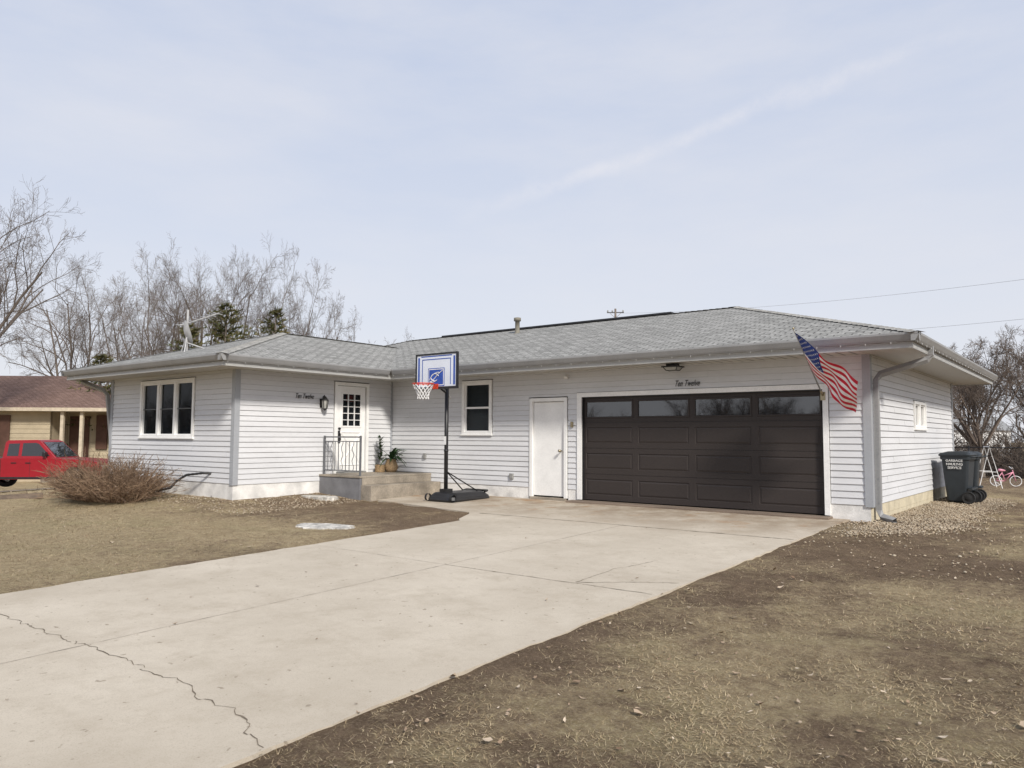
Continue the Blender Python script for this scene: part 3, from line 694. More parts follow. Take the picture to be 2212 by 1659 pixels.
mb.sweep([(0,.12,2.2),(0,-.1,2.4)],.015,6,m_galv); mb.sweep([(0,yb+.08,2.42),(0,yb+.06,2.62)],.02,6,m_black)
mb.build('bracket_arm',bk)
b0=2.38; b1=3.15; hb=.61
mb=MB(); mb.box(-hb+.03,hb-.03,yb-.006,yb+.006,b0+.03,b1-.03,m_acryl)
bb=mb.build('backboard',bk)
mb=MB()
for q in((-hb,-hb+.035,b0,b1),(hb-.035,hb,b0,b1),(-hb+.035,hb-.035,b0,b0+.05),(-hb+.035,hb-.035,b1-.035,b1)): mb.box(q[0],q[1],yb-.02,yb+.03,q[2],q[3],m_black)
mb.build('frame',bb)
mb=MB(); y=yb-.0085
def q2(x0,x1,z0,z1,m,yy=y): mb.quad([(x0,yy,z0),(x1,yy,z0),(x1,yy,z1),(x0,yy,z1)],m)
for x in(-.54,.49): q2(x,x+.05,b0+.08,b1-.08,m_blue)
q2(-.45,.45,b1-.075,b1-.055,m_blue); q2(-.42,-.40,b0+.09,b1-.12,m_blue); q2(.40,.42,b0+.09,b1-.12,m_blue); q2(-.40,.40,b1-.14,b1-.12,m_blue)
q2(-.24,.24,b0+.06,b0+.45,m_blue); q2(-.222,.222,b0+.078,b0+.432,m_textw,y-.002); q2(-.205,.205,b0+.095,b0+.415,m_blue,y-.004)
yy=y-.008
for ph,rr_ in((.0,.11),(.6,.15)):
    mb.sweep([(-.03+rr_*math.cos(t),yy,b0+.25+.7*rr_*math.sin(t+ph)) for t in np.linspace(.3,5.2,20)],.009,4,m_textw)
mb.sweep([(-.19,yy,b0+.13),(-.05,yy,b0+.22),(.08,yy,b0+.33),(.2,yy,b0+.40)],.010,4,m_textw)
mb.build('marking',bb)
rz=2.47; ry=yb-.17-.225
mb=MB(); cs=[(.228*math.cos(t),ry+.228*math.sin(t),rz) for t in np.linspace(0,2*math.pi,33)]; mb.sweep(cs,.012,8,m_orange)
mb.box(-.07,.07,yb-.03,yb-.008,rz-.09,rz+.02,m_orange); mb.sweep([(-.06,yb-.02,rz-.01),(-.12,ry+.19,rz)],.009,6,m_orange); mb.sweep([(.06,yb-.02,rz-.01),(.12,ry+.19,rz)],.009,6,m_orange)
mb.sweep([(-.06,yb-.02,rz-.08),(-.1,ry+.2,rz-.01)],.007,6,m_orange); mb.sweep([(.06,yb-.02,rz-.08),(.1,ry+.2,rz-.01)],.007,6,m_orange)
mb.build('rim',bk)
mb=MB()
prof=[(.225,0),(.19,-.07),(.155,-.14),(.125,-.21),(.115,-.27),(.125,-.32)]
for d in(1,-1):
    for k in range(12):
        pts=[]
        for i,(r,h) in enumerate(prof):
            a=2*math.pi*(k+d*i*.5)/12; pts.append((r*math.cos(a),ry+r*math.sin(a),rz+h))
        mb.sweep(pts,.0065,4,m_net)
mb.build('net',bk)

# ---------------------------------------------------------------- garbage bins
def make_bin():
    R=root('garbage_bin',(.50,5.45,g(.5,5.4)),'dark wheeled garbage bin with white lettering beside the garage wall','garbage bin',rotz=math.radians(-4),group='wheeled garbage bins by the garage')
    mb=MB(); rings=[]
    for z,w,d in((.03,.17,.23),(.06,.195,.25),(.5,.23,.29),(.92,.26,.325),(.93,.285,.345),(1.0,.29,.35)):
        rings.append(ringrect(-w,w*.98,-d,d,z,.06))
    loft(mb,rings,m_bin,sm=False); mb.box(.23,.30,-.28,.28,.30,.34,m_bin); mb.build('body',R)
    mb=MB(); loft(mb,[ringrect(-.31,.29,-.37,.37,1.0,.08),ringrect(-.32,.30,-.38,.38,1.03,.08),ringrect(-.29,.29,-.35,.35,1.06,.08),ringrect(-.17,.22,-.22,.22,1.10,.1)],m_bin); mb.build('lid',R)
    mb=MB(); mb.sweep([(.28,-.25,.98),(.38,-.25,1.0),(.38,.25,1.0),(.28,.25,.98)],.018,8,m_bin); mb.build('handle',R)
    for y in(-.30,.30):
        mb=MB(); mb.lathe([(0,-.03),(.05,-.03),(.06,-.02),(.11,-.022),(.12,-.03),(.13,-.02),(.13,.02),(.12,.03),(0,.03)],(.23,y,.13),20,m_tyre,axis='Y'); mb.build('wheel',R)
    text_mesh('lettering','GARBAGE\nHAULING\nSERVICE',.072,m_textw,Matrix.Translation((-.01,-.331,.83))@Matrix.Rotation(math.radians(4),4,'X')@Rf,R,extrude=.012,line=1.05)
    return R
bin1=make_bin()
def dup(src,loc,rotz=None,label=None):
    c=src.copy(); COL.objects.link(c); c.location=loc
    if rotz is not None: c.rotation_euler=(0,0,rotz)
    if label: c['label']=label
    def rec(s,d):
        for ch in list(s.children):
            k=ch.copy(); k.parent=d; COL.objects.link(k); rec(ch,k)
    rec(src,c); return c
dup(bin1,(.54,6.22,g(.7,6.4)),math.radians(3),'second dark wheeled garbage bin tucked behind the first one')

# potted plants
def pot(loc,h,seed,basket,label,tall):
    R=root('potted_plant',loc,label,'potted plant'); rr=random.Random(seed)
    mb=MB()
    if tall: mb.lathe([(0,0),(.11,0),(.125,.02),(.12,.17),(.13,.18),(.115,.18),(.1,.15),(0,.15)],(0,0,0),18,basket)
    else: mb.lathe([(0,0),(.12,0),(.16,.08),(.165,.16),(.13,.25),(.12,.30),(.13,.32),(.11,.31),(.1,.27),(0,.27)],(0,0,0),20,basket)
    mb.build('pot',R); mb=MB()
    if tall:
        mb.sweep([(0,0,.15),(.01,.0,.5),(-.01,.01,h)],.008,5,m_bark)
        for i in range(130):
            z=.28+(h-.28)*i/130; a=rr.uniform(0,6.28); l=rr.uniform(.06,.14); d=Vector((math.cos(a),math.sin(a),rr.uniform(0,.9))); s=Vector((-math.sin(a),math.cos(a),0))*.024
            p=Vector((0,0,z)); mb.add([p,p+d*l*.5+s,p+d*l,p+d*l*.5-s],[(0,1,2,3)],m_leafg)
    else:
        for i in range(30):
            a=rr.uniform(0,6.28); l=rr.uniform(.3,.52); up=rr.uniform(.6,1.7); d=Vector((math.cos(a),math.sin(a),0)); s=Vector((-math.sin(a),math.cos(a),0)); pts=[]
            for k in range(6):
                t=k/5; p=Vector((0,0,.28))+d*l*t*.8+Vector((0,0,l*(up*t-.95*t*t))); pts.append((p,.035*math.sin(math.pi*min(1,t*.85+.12))))
            V=[];F=[]
            for p,w in pts: V+= [p-s*w+Vector((0,0,.01)),p,p+s*w+Vector((0,0,.01))]
            for k in range(5): F+=[(3*k,3*k+1,3*k+4,3*k+3),(3*k+1,3*k+2,3*k+5,3*k+4)]
            mb.add(V,F,m_leafg)
    mb.build('foliage',R)
pot((-11.10,-.62,PZ),.86,3,m_basket,'slim tall potted plant in a wicker basket on the porch',True)
pot((-10.98,-.36,PZ),.6,5,m_basket,'leafy potted plant in a round woven pot on the porch',False)

# ---------------------------------------------------------------- roof antenna
sb=Vector((-14.95,-3.6,3.37)); R=root('roof_antenna',sb,'thin grey antenna with small dish on a mast above the roof','antenna')
mb=MB(); mb.sweep([(0,0,-.04),(0,0,1.05)],.028,8,m_ant); mb.sweep([(-.3,.0,-.06),(0,0,.4)],.018,6,m_ant); mb.sweep([(.25,-.2,-.08),(0,0,.4)],.018,6,m_ant); mb.build('mast',R)
mb=MB(); ax=Vector((.35,.88,.30)).normalized(); s1=ax.cross(Vector((0,0,1))).normalized(); s2=s1.cross(ax)
c0=Vector((-.05,-.05,.45)); V=[];n=24;rg=[0.02,.12,.2,.26,.29]
for r in rg:
    for k in range(n):
        t=2*math.pi*k/n; V.append(c0+(s1*math.cos(t)*r+s2*math.sin(t)*r*1.1)+ax*(r*r*1.3))
mb.add(V,[(i*n+j,i*n+(j+1)%n,(i+1)*n+(j+1)%n,(i+1)*n+j) for i in range(4) for j in range(n)],m_ant,True); mb.build('dish',R)
mb=MB(); mb.sweep([(-.25,-.1,.66),(0,0,.70),(.9,.32,.92)],.022,6,m_ant); mb.sweep([(0,0,.22),(.8,.2,-.02)],.020,6,m_ant)
for k in range(7): p=Vector((-.2,-.08,.67)).lerp(Vector((.85,.30,.91)),k/6); mb.sweep([p+Vector((.05,-.15,0)),p+Vector((-.05,.15,0))],.010,4,m_ant)
mb.build('antenna_arm',R)

# drain hose
mb=MB(); pts=[(-12.2,-4.45,.47),(-12.3,-4.6,.48),(-12.6,-4.8,.44),(-12.75,-4.95,.30),(-12.8,-5.05,.16),(-13.0,-5.2,.11),(-13.5,-5.4,.10)]
fine=[]
for i in range(len(pts)-1):
    for k in range(8): fine.append(Vector(pts[i]).lerp(Vector(pts[i+1]),k/8))
mb.sweep(fine,[.027 if i%2 else .022 for i in range(len(fine))],10,m_black)
top(mb.build('drain_hose'),'black corrugated drain hose running from the house foundation','hose')
def slab(name,c,w,d,h,rot,label,cat,seed,jit=.1):
    mb=MB(); rr=random.Random(seed); n=34; P=[]
    for k in range(n):
        a=2*math.pi*k/n; sx_=abs(math.cos(a))**.7*math.copysign(1,math.cos(a)); sy=abs(math.sin(a))**.7*math.copysign(1,math.sin(a)); q=1+rr.uniform(-jit,jit)
        x=sx_*w/2*q; y=sy*d/2*q; P.append((c[0]+x*math.cos(rot)-y*math.sin(rot),c[1]+x*math.sin(rot)+y*math.cos(rot)))
    z=g(*c)
    loft(mb,[[(x,y,z-.05) for x,y in P],[(x,y,z+h-.006) for x,y in P],[(c[0]+(x-c[0])*.96,c[1]+(y-c[1])*.96,z+h) for x,y in P]],m_stone)
    top(mb.build(name),label,cat)
slab('concrete_cover',(-7.15,-5.45),1.0,.62,.014,.2,'weathered pale concrete slab sunk in the lawn','slab',2,.17)
slab('splash_block',(-10.7,-2.75),1.0,.42,.04,0.1,'pale flat stone slab beside the porch','slab',4,.04)
mb=MB(); mb.sweep([(-21,-7.1,g(-21,-7.1)+.06),(-16.2,-6.3,g(-16.2,-6.3)+.07)],.09,4,m_wood,sm=False,cap=True,phase=math.pi/4); top(mb.build('landscape_timber'),'weathered timber edging laid on the lawn','timber edging')

# ---------------------------------------------------------------- vegetation
def grow(mb,p,d,Ln,r,lvl,mx,rr,mat,up=.12,nchild=(5,6,6,5,4),wob=.22):
    n=[6,5,4,3,3,2][min(lvl,5)]; pts=[p.copy()]; rad=[r]
    for i in range(n):
        d=(d+Vector((rr.gauss(0,wob),rr.gauss(0,wob),rr.gauss(0,wob*.6)+up))*(.6 if lvl<2 else .8)).normalized()
        p=p+d*(Ln/n); pts.append(p.copy()); rad.append(max(.0045,r*(1-.62*(i+1)/n)))
    mb.sweep(pts,rad,[7,6,4,3,3,3][min(lvl,5)],mat,sm=lvl<3)
    if lvl>=mx: return
    nc=nchild[min(lvl,len(nchild)-1)]
    for k in range(nc):
        t=.25+.75*(k+rr.uniform(.2,1))/nc; t=min(t,.98)
        x=t*n; i=min(int(x),n-1); q=pts[i].lerp(pts[i+1],x-i); dd=(pts[i+1]-pts[i]).normalized()
        a=rr.uniform(0,6.283); perp=dd.orthogonal().normalized(); perp=Matrix.Rotation(a,3,dd)@perp
        ang=rr.uniform(.45,.95); nd=(dd*math.cos(ang)+perp*math.sin(ang)).normalized()
        grow(mb,q,nd,Ln*rr.uniform(.42,.62)*(1.1-.4*t),max(.005,rad[i]*rr.uniform(.42,.62)),lvl+1,mx,rr,mat,up,nchild,wob)
def bare_tree(loc,h,seed,label,limbs=5,lean=(0,0),spread=.55,mx=5,tr=.22,trunk_frac=.2,nchild=(5,6,6,5,4),mat=m_twig,group='bare deciduous trees behind the houses',up=.04,R0=3.3):
    rr=random.Random(seed); z0=g(*loc); R=root('bare_tree',(loc[0],loc[1],z0),label,'tree',group=group)
    th=h*trunk_frac; mb=MB(); tp=Vector((lean[0]*th,lean[1]*th,th))
    mb.sweep([(0,0,-.3),(0,0,0),(tp.x*.3,tp.y*.3,th*.35),(tp.x*.7,tp.y*.7,th*.7),tuple(tp)],[tr*1.5,tr*1.25,tr,tr*.9,tr*.85],10,m_bark)
    mb.build('trunk',R)
    cb=MB()
    for i in range(limbs):
        a=2*math.pi*(i+rr.uniform(-.3,.3))/limbs; s=spread*rr.uniform(.5,1.15) if i else .1
        d=Vector((math.cos(a)*s+lean[0],math.sin(a)*s+lean[1],1)).normalized()
        grow(cb,tp-Vector((0,0,th*.12*rr.random())),d,(h-th)*rr.uniform(.72,.86),tr*rr.uniform(.45,.62),1,mx,rr,mat,nchild=nchild,up=up)
    zs=sorted(v[2] for v in cb.v); zm=zs[int(len(zs)*.9995)]; k=(h-th)/(zm-th)
    ds=sorted(math.hypot(v[0]-tp.x,v[1]-tp.y) for v in cb.v); kr=R0/ds[int(len(ds)*.985)]
    cb.v=[(tp.x+(x-tp.x)*kr,tp.y+(y-tp.y)*kr,th+(z-th)*k) for x,y,z in cb.v]
    cb.build('crown',R); return R
DN=(5,6,7,6,5)
bare_tree((-32.9,-3.6),12.8,21,'large bare tree with long spreading branches near the neighbouring house',7,(.05,.03),.95,5,.19,.2,R0=5.9)
bare_tree((-52.5,9),14.2,5,'tall bare tree with ascending limbs behind the brown-roofed house',7,(.05,.03),.9,5,.24,.22,DN,R0=5.8)
bare_tree((-47.0,10.5),12.8,6,'slender bare tree behind the brown-roofed house',6,(0,0),.9,5,.18,.22,R0=4.8)
bare_tree((-40.6,9.4),12.8,8,'wide bare tree with fine twigs standing behind the ranch house',7,(0,0),.95,5,.22,.16,DN,R0=5.0)
bare_tree((-35.4,9.8),13.0,9,'big multi-stemmed bare tree behind the ranch house roof',8,(0,0),.85,5,.24,.12,DN,R0=4.9)
bare_tree((-32.2,12.2),12.0,12,'bare tree with dense fine crown behind the ranch house roof',7,(0,0),.85,5,.20,.16,DN,R0=4.0)
bare_tree((-32.3,15.8),9.9,14,'smaller bare tree with drooping outer branches behind the roof',6,(.10,.06),.95,5,.15,.2,R0=3.5)
bare_tree((-.6,18.5),5.0,31,'low bare ornamental tree with tangled crown by the back fence',8,(0,0),1.1,5,.10,.2,DN,mat=m_twigr,up=.02,R0=2.7)
bare_tree((-1.3,22.5),5.6,35,'bare tree with tangled twigs just beyond the back fence',8,(0,0),1.0,5,.11,.2,DN,mat=m_twigr,up=.03,R0=3.0)
bare_tree((1.4,22.0),6.0,33,'bushy bare tree beyond the back fence',8,(0,0),1.0,5,.12,.2,DN,mat=m_twigr,up=.03,R0=3.1)

def evergreen(loc,h,rad,seed,label):
    rr=random.Random(seed); R=root('evergreen_tree',(loc[0],loc[1],g(*loc)),label,'tree',group='evergreens behind the ranch house')
    mb=MB(); mb.sweep([(0,0,-.2),(0,0,h*.5),(0,0,h)],[.16,.09,.02],7,m_bark); mb.build('trunk',R)
    mb=MB()
    for i in range(int(h*30)):
        z=h*(.08+.92*(rr.random()**.8)); bl=rad*(1-z/h)**.6*rr.uniform(.4,1.25)+.12; a=rr.uniform(0,6.283); d=Vector((math.cos(a),math.sin(a),rr.uniform(-.1,.7)))
        for k in range(18):
            t=rr.uniform(.25,1); p=Vector((0,0,z))+d*bl*t
            q=Vector((rr.gauss(0,1),rr.gauss(0,1),rr.gauss(0,.8)+.3)).normalized()*rr.uniform(.12,.28)+d*.1; s=q.cross(Vector((rr.random(),rr.random(),rr.random()))).normalized()*.035
            mb.add([p-s,p+s,p+q],[(0,1,2)],m_needle)
    mb.build('crown',R)
evergreen((-31.1,5.4),7.2,2.1,1,'olive green and brown evergreen rising behind the roof')
evergreen((-29.6,6.4),8.2,2.4,2,'taller brownish evergreen rising behind the roof')
evergreen((-28.0,8.0),7.9,2.1,3,'narrow evergreen behind the roof')
evergreen((-35.0,3.2),5.8,2.2,4,'low evergreen beyond the ranch house')
evergreen((2.6,23.8),5.6,1.9,6,'dark evergreen beyond the back fence')

def shrub(loc,W_,D_s,hh,n,seed,label,thick=1.,mat=m_bush,group=None):
    mb=MB(); rr=random.Random(seed)
    for i in range(n):
        a=rr.uniform(0,6.283); rb=rr.random()**.5; b_=Vector((math.cos(a)*rb*W_,math.sin(a)*rb*D_s,0)); out=Vector((b_.x*.75/W_,b_.y*.7/D_s,.9)).normalized()
        d=(out+Vector((rr.gauss(0,.3),rr.gauss(0,.3),0))).normalized(); l=rr.uniform(.5,1.05)*hh; p=b_.copy(); pts=[p.copy()]
        for k in range(5):
            d=(d+Vector((rr.gauss(0,.2),rr.gauss(0,.2),rr.gauss(-.07,.1)))).normalized(); p=p+d*l/5; pts.append(p.copy())
        mb.sweep(pts,[.007*thick,.006*thick,.005*thick,.0045*thick,.004*thick,.003*thick],3,mat)
        for k in range(6):
            q=pts[rr.randint(1,5)]; dd=(d+Vector((rr.gauss(0,.8),rr.gauss(0,.8),rr.gauss(.05,.4)))).normalized(); e2=(dd+Vector((rr.gauss(0,.3),rr.gauss(0,.3),rr.gauss(0,.3)))).normalized(); L_=rr.uniform(.12,.28)*hh
            mb.sweep([q,q+dd*L_*.5,q+dd*L_*.5+e2*L_*.5],[.004*thick,.0035*thick,.0025*thick],3,mat)
    o=top(mb.build('bare_shrub'),label,'shrub',group); o.location=(loc[0],loc[1],g(*loc))
shrub((-14.1,-5.75),1.2,.55,1.0,950,4,'wide leafless brown shrub in front of the triple window')
for i,(x,y,s) in enumerate(((-2.5,19.5,1.5),(-.6,21.0,1.8),(1.2,19.8,1.4),(3.0,22,2.0),(.3,24.5,2.4),(-4,26,2.6))):
    shrub((x,y),1.2,.9,s,190,40+i,'tangled leafless shrub beyond the back fence',2.2,m_twigr,'shrubs beyond the back fence')

mb=MB(); rr=random.Random(77)
def clump(x,y,h,k3=3,r=.14,nc=(5,5,8,7,4)):
    p=Vector((x,y,g(x,y)-.3))
    for k in range(k3): grow(mb,p,Vector((rr.gauss(0,.3),rr.gauss(0,.3),1)).normalized(),h*.8,r,2,4,rr,m_twigr,nchild=nc)
for i in range(110):
    a=rr.uniform(0,6.283); dist=rr.uniform(70,110); x=-8+dist*math.cos(a); y=0+dist*math.sin(a); h=rr.uniform(6,10)
    dg=(math.degrees(a)-90+180)%360-180
    if -50<dg<60: h*=.6
    clump(x,y,h)
for i in range(34): clump(rr.uniform(-34,-4),rr.uniform(-40,-33),rr.uniform(3.0,6.0),6,.13)
for i in range(14): clump(rr.uniform(-75,-50),rr.uniform(-36,-24),rr.uniform(4,7),4,.14)
top(mb.build('woodland',kind='stuff'),'distant line of bare trees around the neighbourhood','woodland')

# ---------------------------------------------------------------- scatter
def pts_field(n,zmin,zmax,wide,seed,ok):
    r=np.random.RandomState(seed)
    z=np.exp(r.uniform(math.log(zmin),math.log(zmax),n)); x=r.uniform(-wide,wide,n)*z
    u=3.15+.788*x-.616*z; v=-13.6+.616*x+.788*z
    return [(a,b_) for a,b_ in zip(u,v) if ok(a,b_)]
def ok_grass(u,v):
    if on_drive(u,v,-.0) or in_house(u,v): return False
    if 0<u<1.25 and -1.4<v<7: return False
    return random.random()<(1.08-soil(u,v))**1.25+.13
P=np.array(pts_field(330000,1.6,26,.85,3,ok_grass)); n=len(P)
zz=np.array([g(a,b_) for a,b_ in P]); dist=np.hypot(P[:,0]-3.15,P[:,1]+13.6)
a=rs.uniform(0,6.283,n); ln=rs.uniform(.013,.046,n)*(1+dist*.05); tilt=rs.uniform(.03,.6,n)**1.3; wd_=.0011*(1+dist*.18)
B=np.c_[P,zz-.003]; dvec=np.c_[np.cos(a),np.sin(a),tilt]*ln[:,None]; s=np.c_[-np.sin(a),np.cos(a),np.zeros(n)]*wd_[:,None]
V=np.empty((n*3,3)); V[0::3]=B-s; V[1::3]=B+s; V[2::3]=B+dvec+np.c_[rs.normal(0,.006,(n,2)),np.zeros(n)]
np_mesh('dry_grass',V,np.arange(n*3).reshape(-1,3),m_grass,'short dry straw-coloured grass covering the lawns')
def ok_leaf(u,v):
    if in_house(u,v): return False
    if on_drive(u,v): return random.random()<.10
    return True
P=pts_field(1900,1.8,24,.8,9,ok_leaf); V=[];F=[]
for (u,v) in P:
    z=g(u,v)+.010+(.008 if on_drive(u,v) else 0); th=random.uniform(0,6.28); s=random.uniform(.009,.024)*(1.8 if random.random()<.14 else 1); c,si=math.cos(th),math.sin(th); o=len(V)
    tl=random.uniform(-.5,.5); cu=random.uniform(.2,1.2); as_=random.uniform(.5,1)
    for i,(x,y) in enumerate([(-1,0),(-.4,.55),(.4,.6),(1,0),(.4,-.6),(-.4,-.5),(0,0)]):
        x+=random.uniform(-.15,.15); y=(y+random.uniform(-.15,.15))*as_
        h=(cu*(x*x*.5+y*y)+tl*x*.5+random.uniform(-.2,.2))*s
        V.append((u+(x*c-y*si)*s,v+(x*si+y*c)*s,z+max(0,h)+.002))
    for i in range(6): F.append((o+i,o+(i+1)%6,o+6))
np_mesh('fallen_leaves',np.array(V),np.array(F),m_leaf,'scattered dead leaves on lawn and driveway')
bm=bmesh.new(); bmesh.ops.create_icosphere(bm,subdivisions=1,radius=1); iv=np.array([v.co[:] for v in bm.verts])
bm.faces.ensure_lookup_table(); bm.verts.index_update(); ifc=np.array([[v.index for v in f.verts] for f in bm.faces]); bm.free()
GP=[]
while len(GP)<11500:
    if random.random()<.80:
        u=random.uniform(.0,2.0); v=random.uniform(-2.0,7.5)
        edge=1.1+.3*noise.noise(Vector((v*1.5,0,0)))-max(0,-.3-v)*.7
        if u>edge and random.random()<min(1,.45+(u-edge)*1.4): continue
        if v>0 and u<.02: continue
    else:
        u=random.uniform(-13.8,-9.7); v=random.uniform(-6.2,-2.3)
        if v>-4.5 and u<-11.3: continue
        if random.random()<.25+smt((-4.4-v)/1.5)*.72: continue
    GP.append((u,v))
for k in range(260): GP.append((random.uniform(-.35,.1),random.uniform(-1.7,-.05)))
for k in range(350): GP.append((random.uniform(-.3,3.),random.uniform(-4.,2)))
GP=np.array(GP); n=len(GP); sc=rs.uniform(.007,.020,n); gz=np.array([g(a,b_) for a,b_ in GP])+rs.uniform(-.006,.014,n)
ang=rs.uniform(0,6.28,n); sq=np.c_[rs.uniform(.8,1.4,n),rs.uniform(.7,1.1,n),rs.uniform(.5,.8,n)]*sc[:,None]
V=iv[None]*sq[:,None,:]*(1+rs.uniform(-.12,.12,(n,len(iv),1))); c,s_=np.cos(ang)[:,None],np.sin(ang)[:,None]
X=V[...,0]*c-V[...,1]*s_; Y=V[...,0]*s_+V[...,1]*c; V=np.stack([X+GP[:,0:1],Y+GP[:,1:2],V[...,2]+gz[:,None]],-1).reshape(-1,3)
F=(ifc[None]+(np.arange(n)*len(iv))[:,None,None]).reshape(-1,3)
np_mesh('gravel',V,F,m_gravel,'tan river gravel beds along the house')
mb=MB(); rr=random.Random(8)
for i in range(60):
    t=rr.random(); u=.62+.30*t; v=-11.62+.14*t+rr.gauss(0,.02); z=g(u,v); a=rr.uniform(0,6.28); l=rr.uniform(.015,.04); p=Vector((u,v,z+.005)); d=Vector((math.cos(a),math.sin(a),.4)); s=Vector((-math.sin(a),math.cos(a),0))*.004
    mb.add([p,p+d*l*.5+s,p+d*l,p+d*l*.5-s],[(0,1,2,3)],m_green)
top(mb.build('weed'),'small green weed creeping over the bare soil','weed')

# ---------------------------------------------------------------- neighbour house
NR=math.radians(38); NH=root('house',(-31.05,2.05,-.25),'tan neighbouring house with brown shingle hip roof and porch','house',rotz=NR)
mb=MB(); ez,rz2=2.72,4.46; x0,x1,y1=-17.,0,9.4; p=[(x0,0,ez),(x1,0,ez),(x1,y1,ez),(x0,y1,ez)]; ra,rb=(x0+4.7,4.7,rz2),(x1-4.7,4.7,rz2)
rquad(mb,[p[0],p[1],rb,ra],m_roofbrown,p[0],p[1]); rquad(mb,[p[1],p[2],rb],m_roofbrown,p[1],p[2]); rquad(mb,[p[2],p[3],ra,rb],m_roofbrown,p[2],p[3]); rquad(mb,[p[3],p[0],ra],m_roofbrown,p[3],p[0])
mb.quad([(x0,0,ez-.14),(x0,y1,ez-.14),(x1,y1,ez-.14),(x1,0,ez-.14)],m_cream)
nr=mb.build('roof',NH)
mb=MB(); mb.box(x0,x1,-.02,0,ez-.15,ez,m_cream); mb.box(x1,x1+.02,-.02,y1,ez-.15,ez,m_cream); mb.box(x0-.02,x0,-.02,y1,ez-.15,ez,m_cream); mb.build('fascia',NH)
mb=MB()
for k in range(11):
    zz=.40+k*.2
    mb.add([(x0+.6,.62,zz),(-3.1,.62,zz),(-3.1,.64,zz+.2),(x0+.6,.64,zz+.2)],[(0,1,2,3)],m_tan); mb.add([(-3.1,2.0,zz),(-.6,2.0,zz),(-.6,2.02,zz+.2),(-3.1,2.02,zz+.2)],[(0,1,2,3)],m_tan)
mb.box(x0+.6,-3.1,.645,.8,-1,ez-.15,m_tan); mb.box(-3.1,-.6,2.03,2.2,-1,ez-.15,m_tan); mb.box(-3.12,-3.1,.65,2.1,-1,ez-.15,m_tan); mb.box(-.65,-.6,2.0,8.8,-1,ez-.15,m_tan); mb.box(x0+.6,-.6,8.7,8.8,-1,ez-.15,m_tan)
mb.build('wall',NH)
mb=MB(); mb.box(-3.1,0,.1,2.0,-1,.3,m_concrete); mb.build('porch',NH)
for x in(-2.35,-1.5): mb=MB(); mb.box(x-.07,x+.07,.2,.34,.3,ez-.15,m_cream); mb.build('post',NH,bevel=.01)
mb=MB(); mb.box(-3.0,-2.1,1.95,1.995,.3,2.4,m_brown); mb.build('door',NH,bevel=.01)
for x in(-5.15,-7.6):
    mb=MB(); mb.box(x-.3,x+.3,.56,.61,.6,2.4,m_brown); mb.build('window_shutter',NH,bevel=.01)
    mb=MB(); mb.box(x-1.4,x-.4,.57,.61,1.1,2.3,m_cream); mb.box(x-1.32,x-.48,.56,.575,1.18,2.22,m_carglass); mb.build('window',NH)
mb=MB(); mb.box(-1.15,-.75,1.93,1.99,1.1,2.4,m_cream); mb.box(-1.1,-.8,1.92,1.94,1.15,2.35,m_carglass); mb.build('window',NH)
mb=MB(); mb.box(-1.75,-1.25,1.90,1.99,.9,2.45,m_brown); mb.build('window_shutter',NH)

mb=MB(); hd_=Vector((math.cos(NR),math.sin(NR),0)); pd=Vector((-hd_.y,hd_.x,0)); tc0=Vector((-25.1,-2.6,0)); P=[]
for i in range(12):
    for j in range(5):
        q=tc0+hd_*(-9+i)+pd*(-1.9+j*.9); P.append((q.x,q.y,g(q.x,q.y)+.03))
mb.add(P,[(i*5+j,i*5+5+j,i*5+6+j,i*5+1+j) for i in range(11) for j in range(4)],m_drive,True); mb.build('neighbour_driveway',kind='structure')

# ---------------------------------------------------------------- pickup truck
TX,TY=-25.4,-2.87
TR=root('pickup_truck',(TX,TY,g(TX,TY)+.05),'red extended-cab pickup truck parked beside the neighbouring house','truck',rotz=NR+math.radians(4))
def arch(cx,r,a0=0,a1=180,n=9,cz=.36): return [(cx+r*math.cos(math.radians(a0+(a1-a0)*k/(n-1))),cz+r*math.sin(math.radians(a0+(a1-a0)*k/(n-1)))) for k in range(n)]
prof=[(-2.42,.50),(-2.45,.7),(-2.43,1.02),(-.82,1.02),(-.80,1.03),(.95,1.03),(1.9,.97),(2.26,.90),(2.38,.76),(2.40,.50)]
prof+= [(1.99,.36)]+arch(1.55,.40)[1:-1]+[(1.11,.36),(1.08,.34),(-1.05,.34)]+[(-1.08,.36)]+arch(-1.5,.40)[1:-1]+[(-1.92,.40)]
def extr(mb,prof,ys,m):
    n=len(prof); V=[]
    for y,k in ys:
        for x,z in prof: V.append((x*(1-.01*k),y,z))
    F=[]
    for i in range(len(ys)-1):
        for j in range(n): F.append((i*n+j,(i+1)*n+j,(i+1)*n+(j+1)%n,i*n+(j+1)%n))
    F.append(tuple(range(n))); F.append(tuple((len(ys)-1)*n+j for j in range(n))[::-1]); mb.add(V,F,m)
mb=MB(); extr(mb,prof,[(-.85,1),(-.82,0),(.82,0),(.85,1)],m_red); mb.box(-2.36,-.9,-.72,.72,1.015,1.026,m_black)
mb.box(-.82,-.80,-.853,-.84,.4,1.0,m_black); mb.box(.10,.11,-.853,-.84,.4,1.0,m_black); mb.box(.90,.91,-.853,-.84,.5,1.0,m_black); mb.box(-1.0,1.05,-.856,-.84,.35,.42,m_black)
mb.box(-2.3,-1.95,-.8555,-.845,.62,.66,m_black)
mb.build('body',TR,bevel=.012)
mb=MB(); cp=[(-.80,1.0),(-.76,1.54),(-.69,1.61),(.22,1.63),(.36,1.58),(.92,1.02)]
V=[]
for sgn in(-1,1):
    for x,z in cp: V.append((x,sgn*(.80-.11*(z-1)/.62),z))
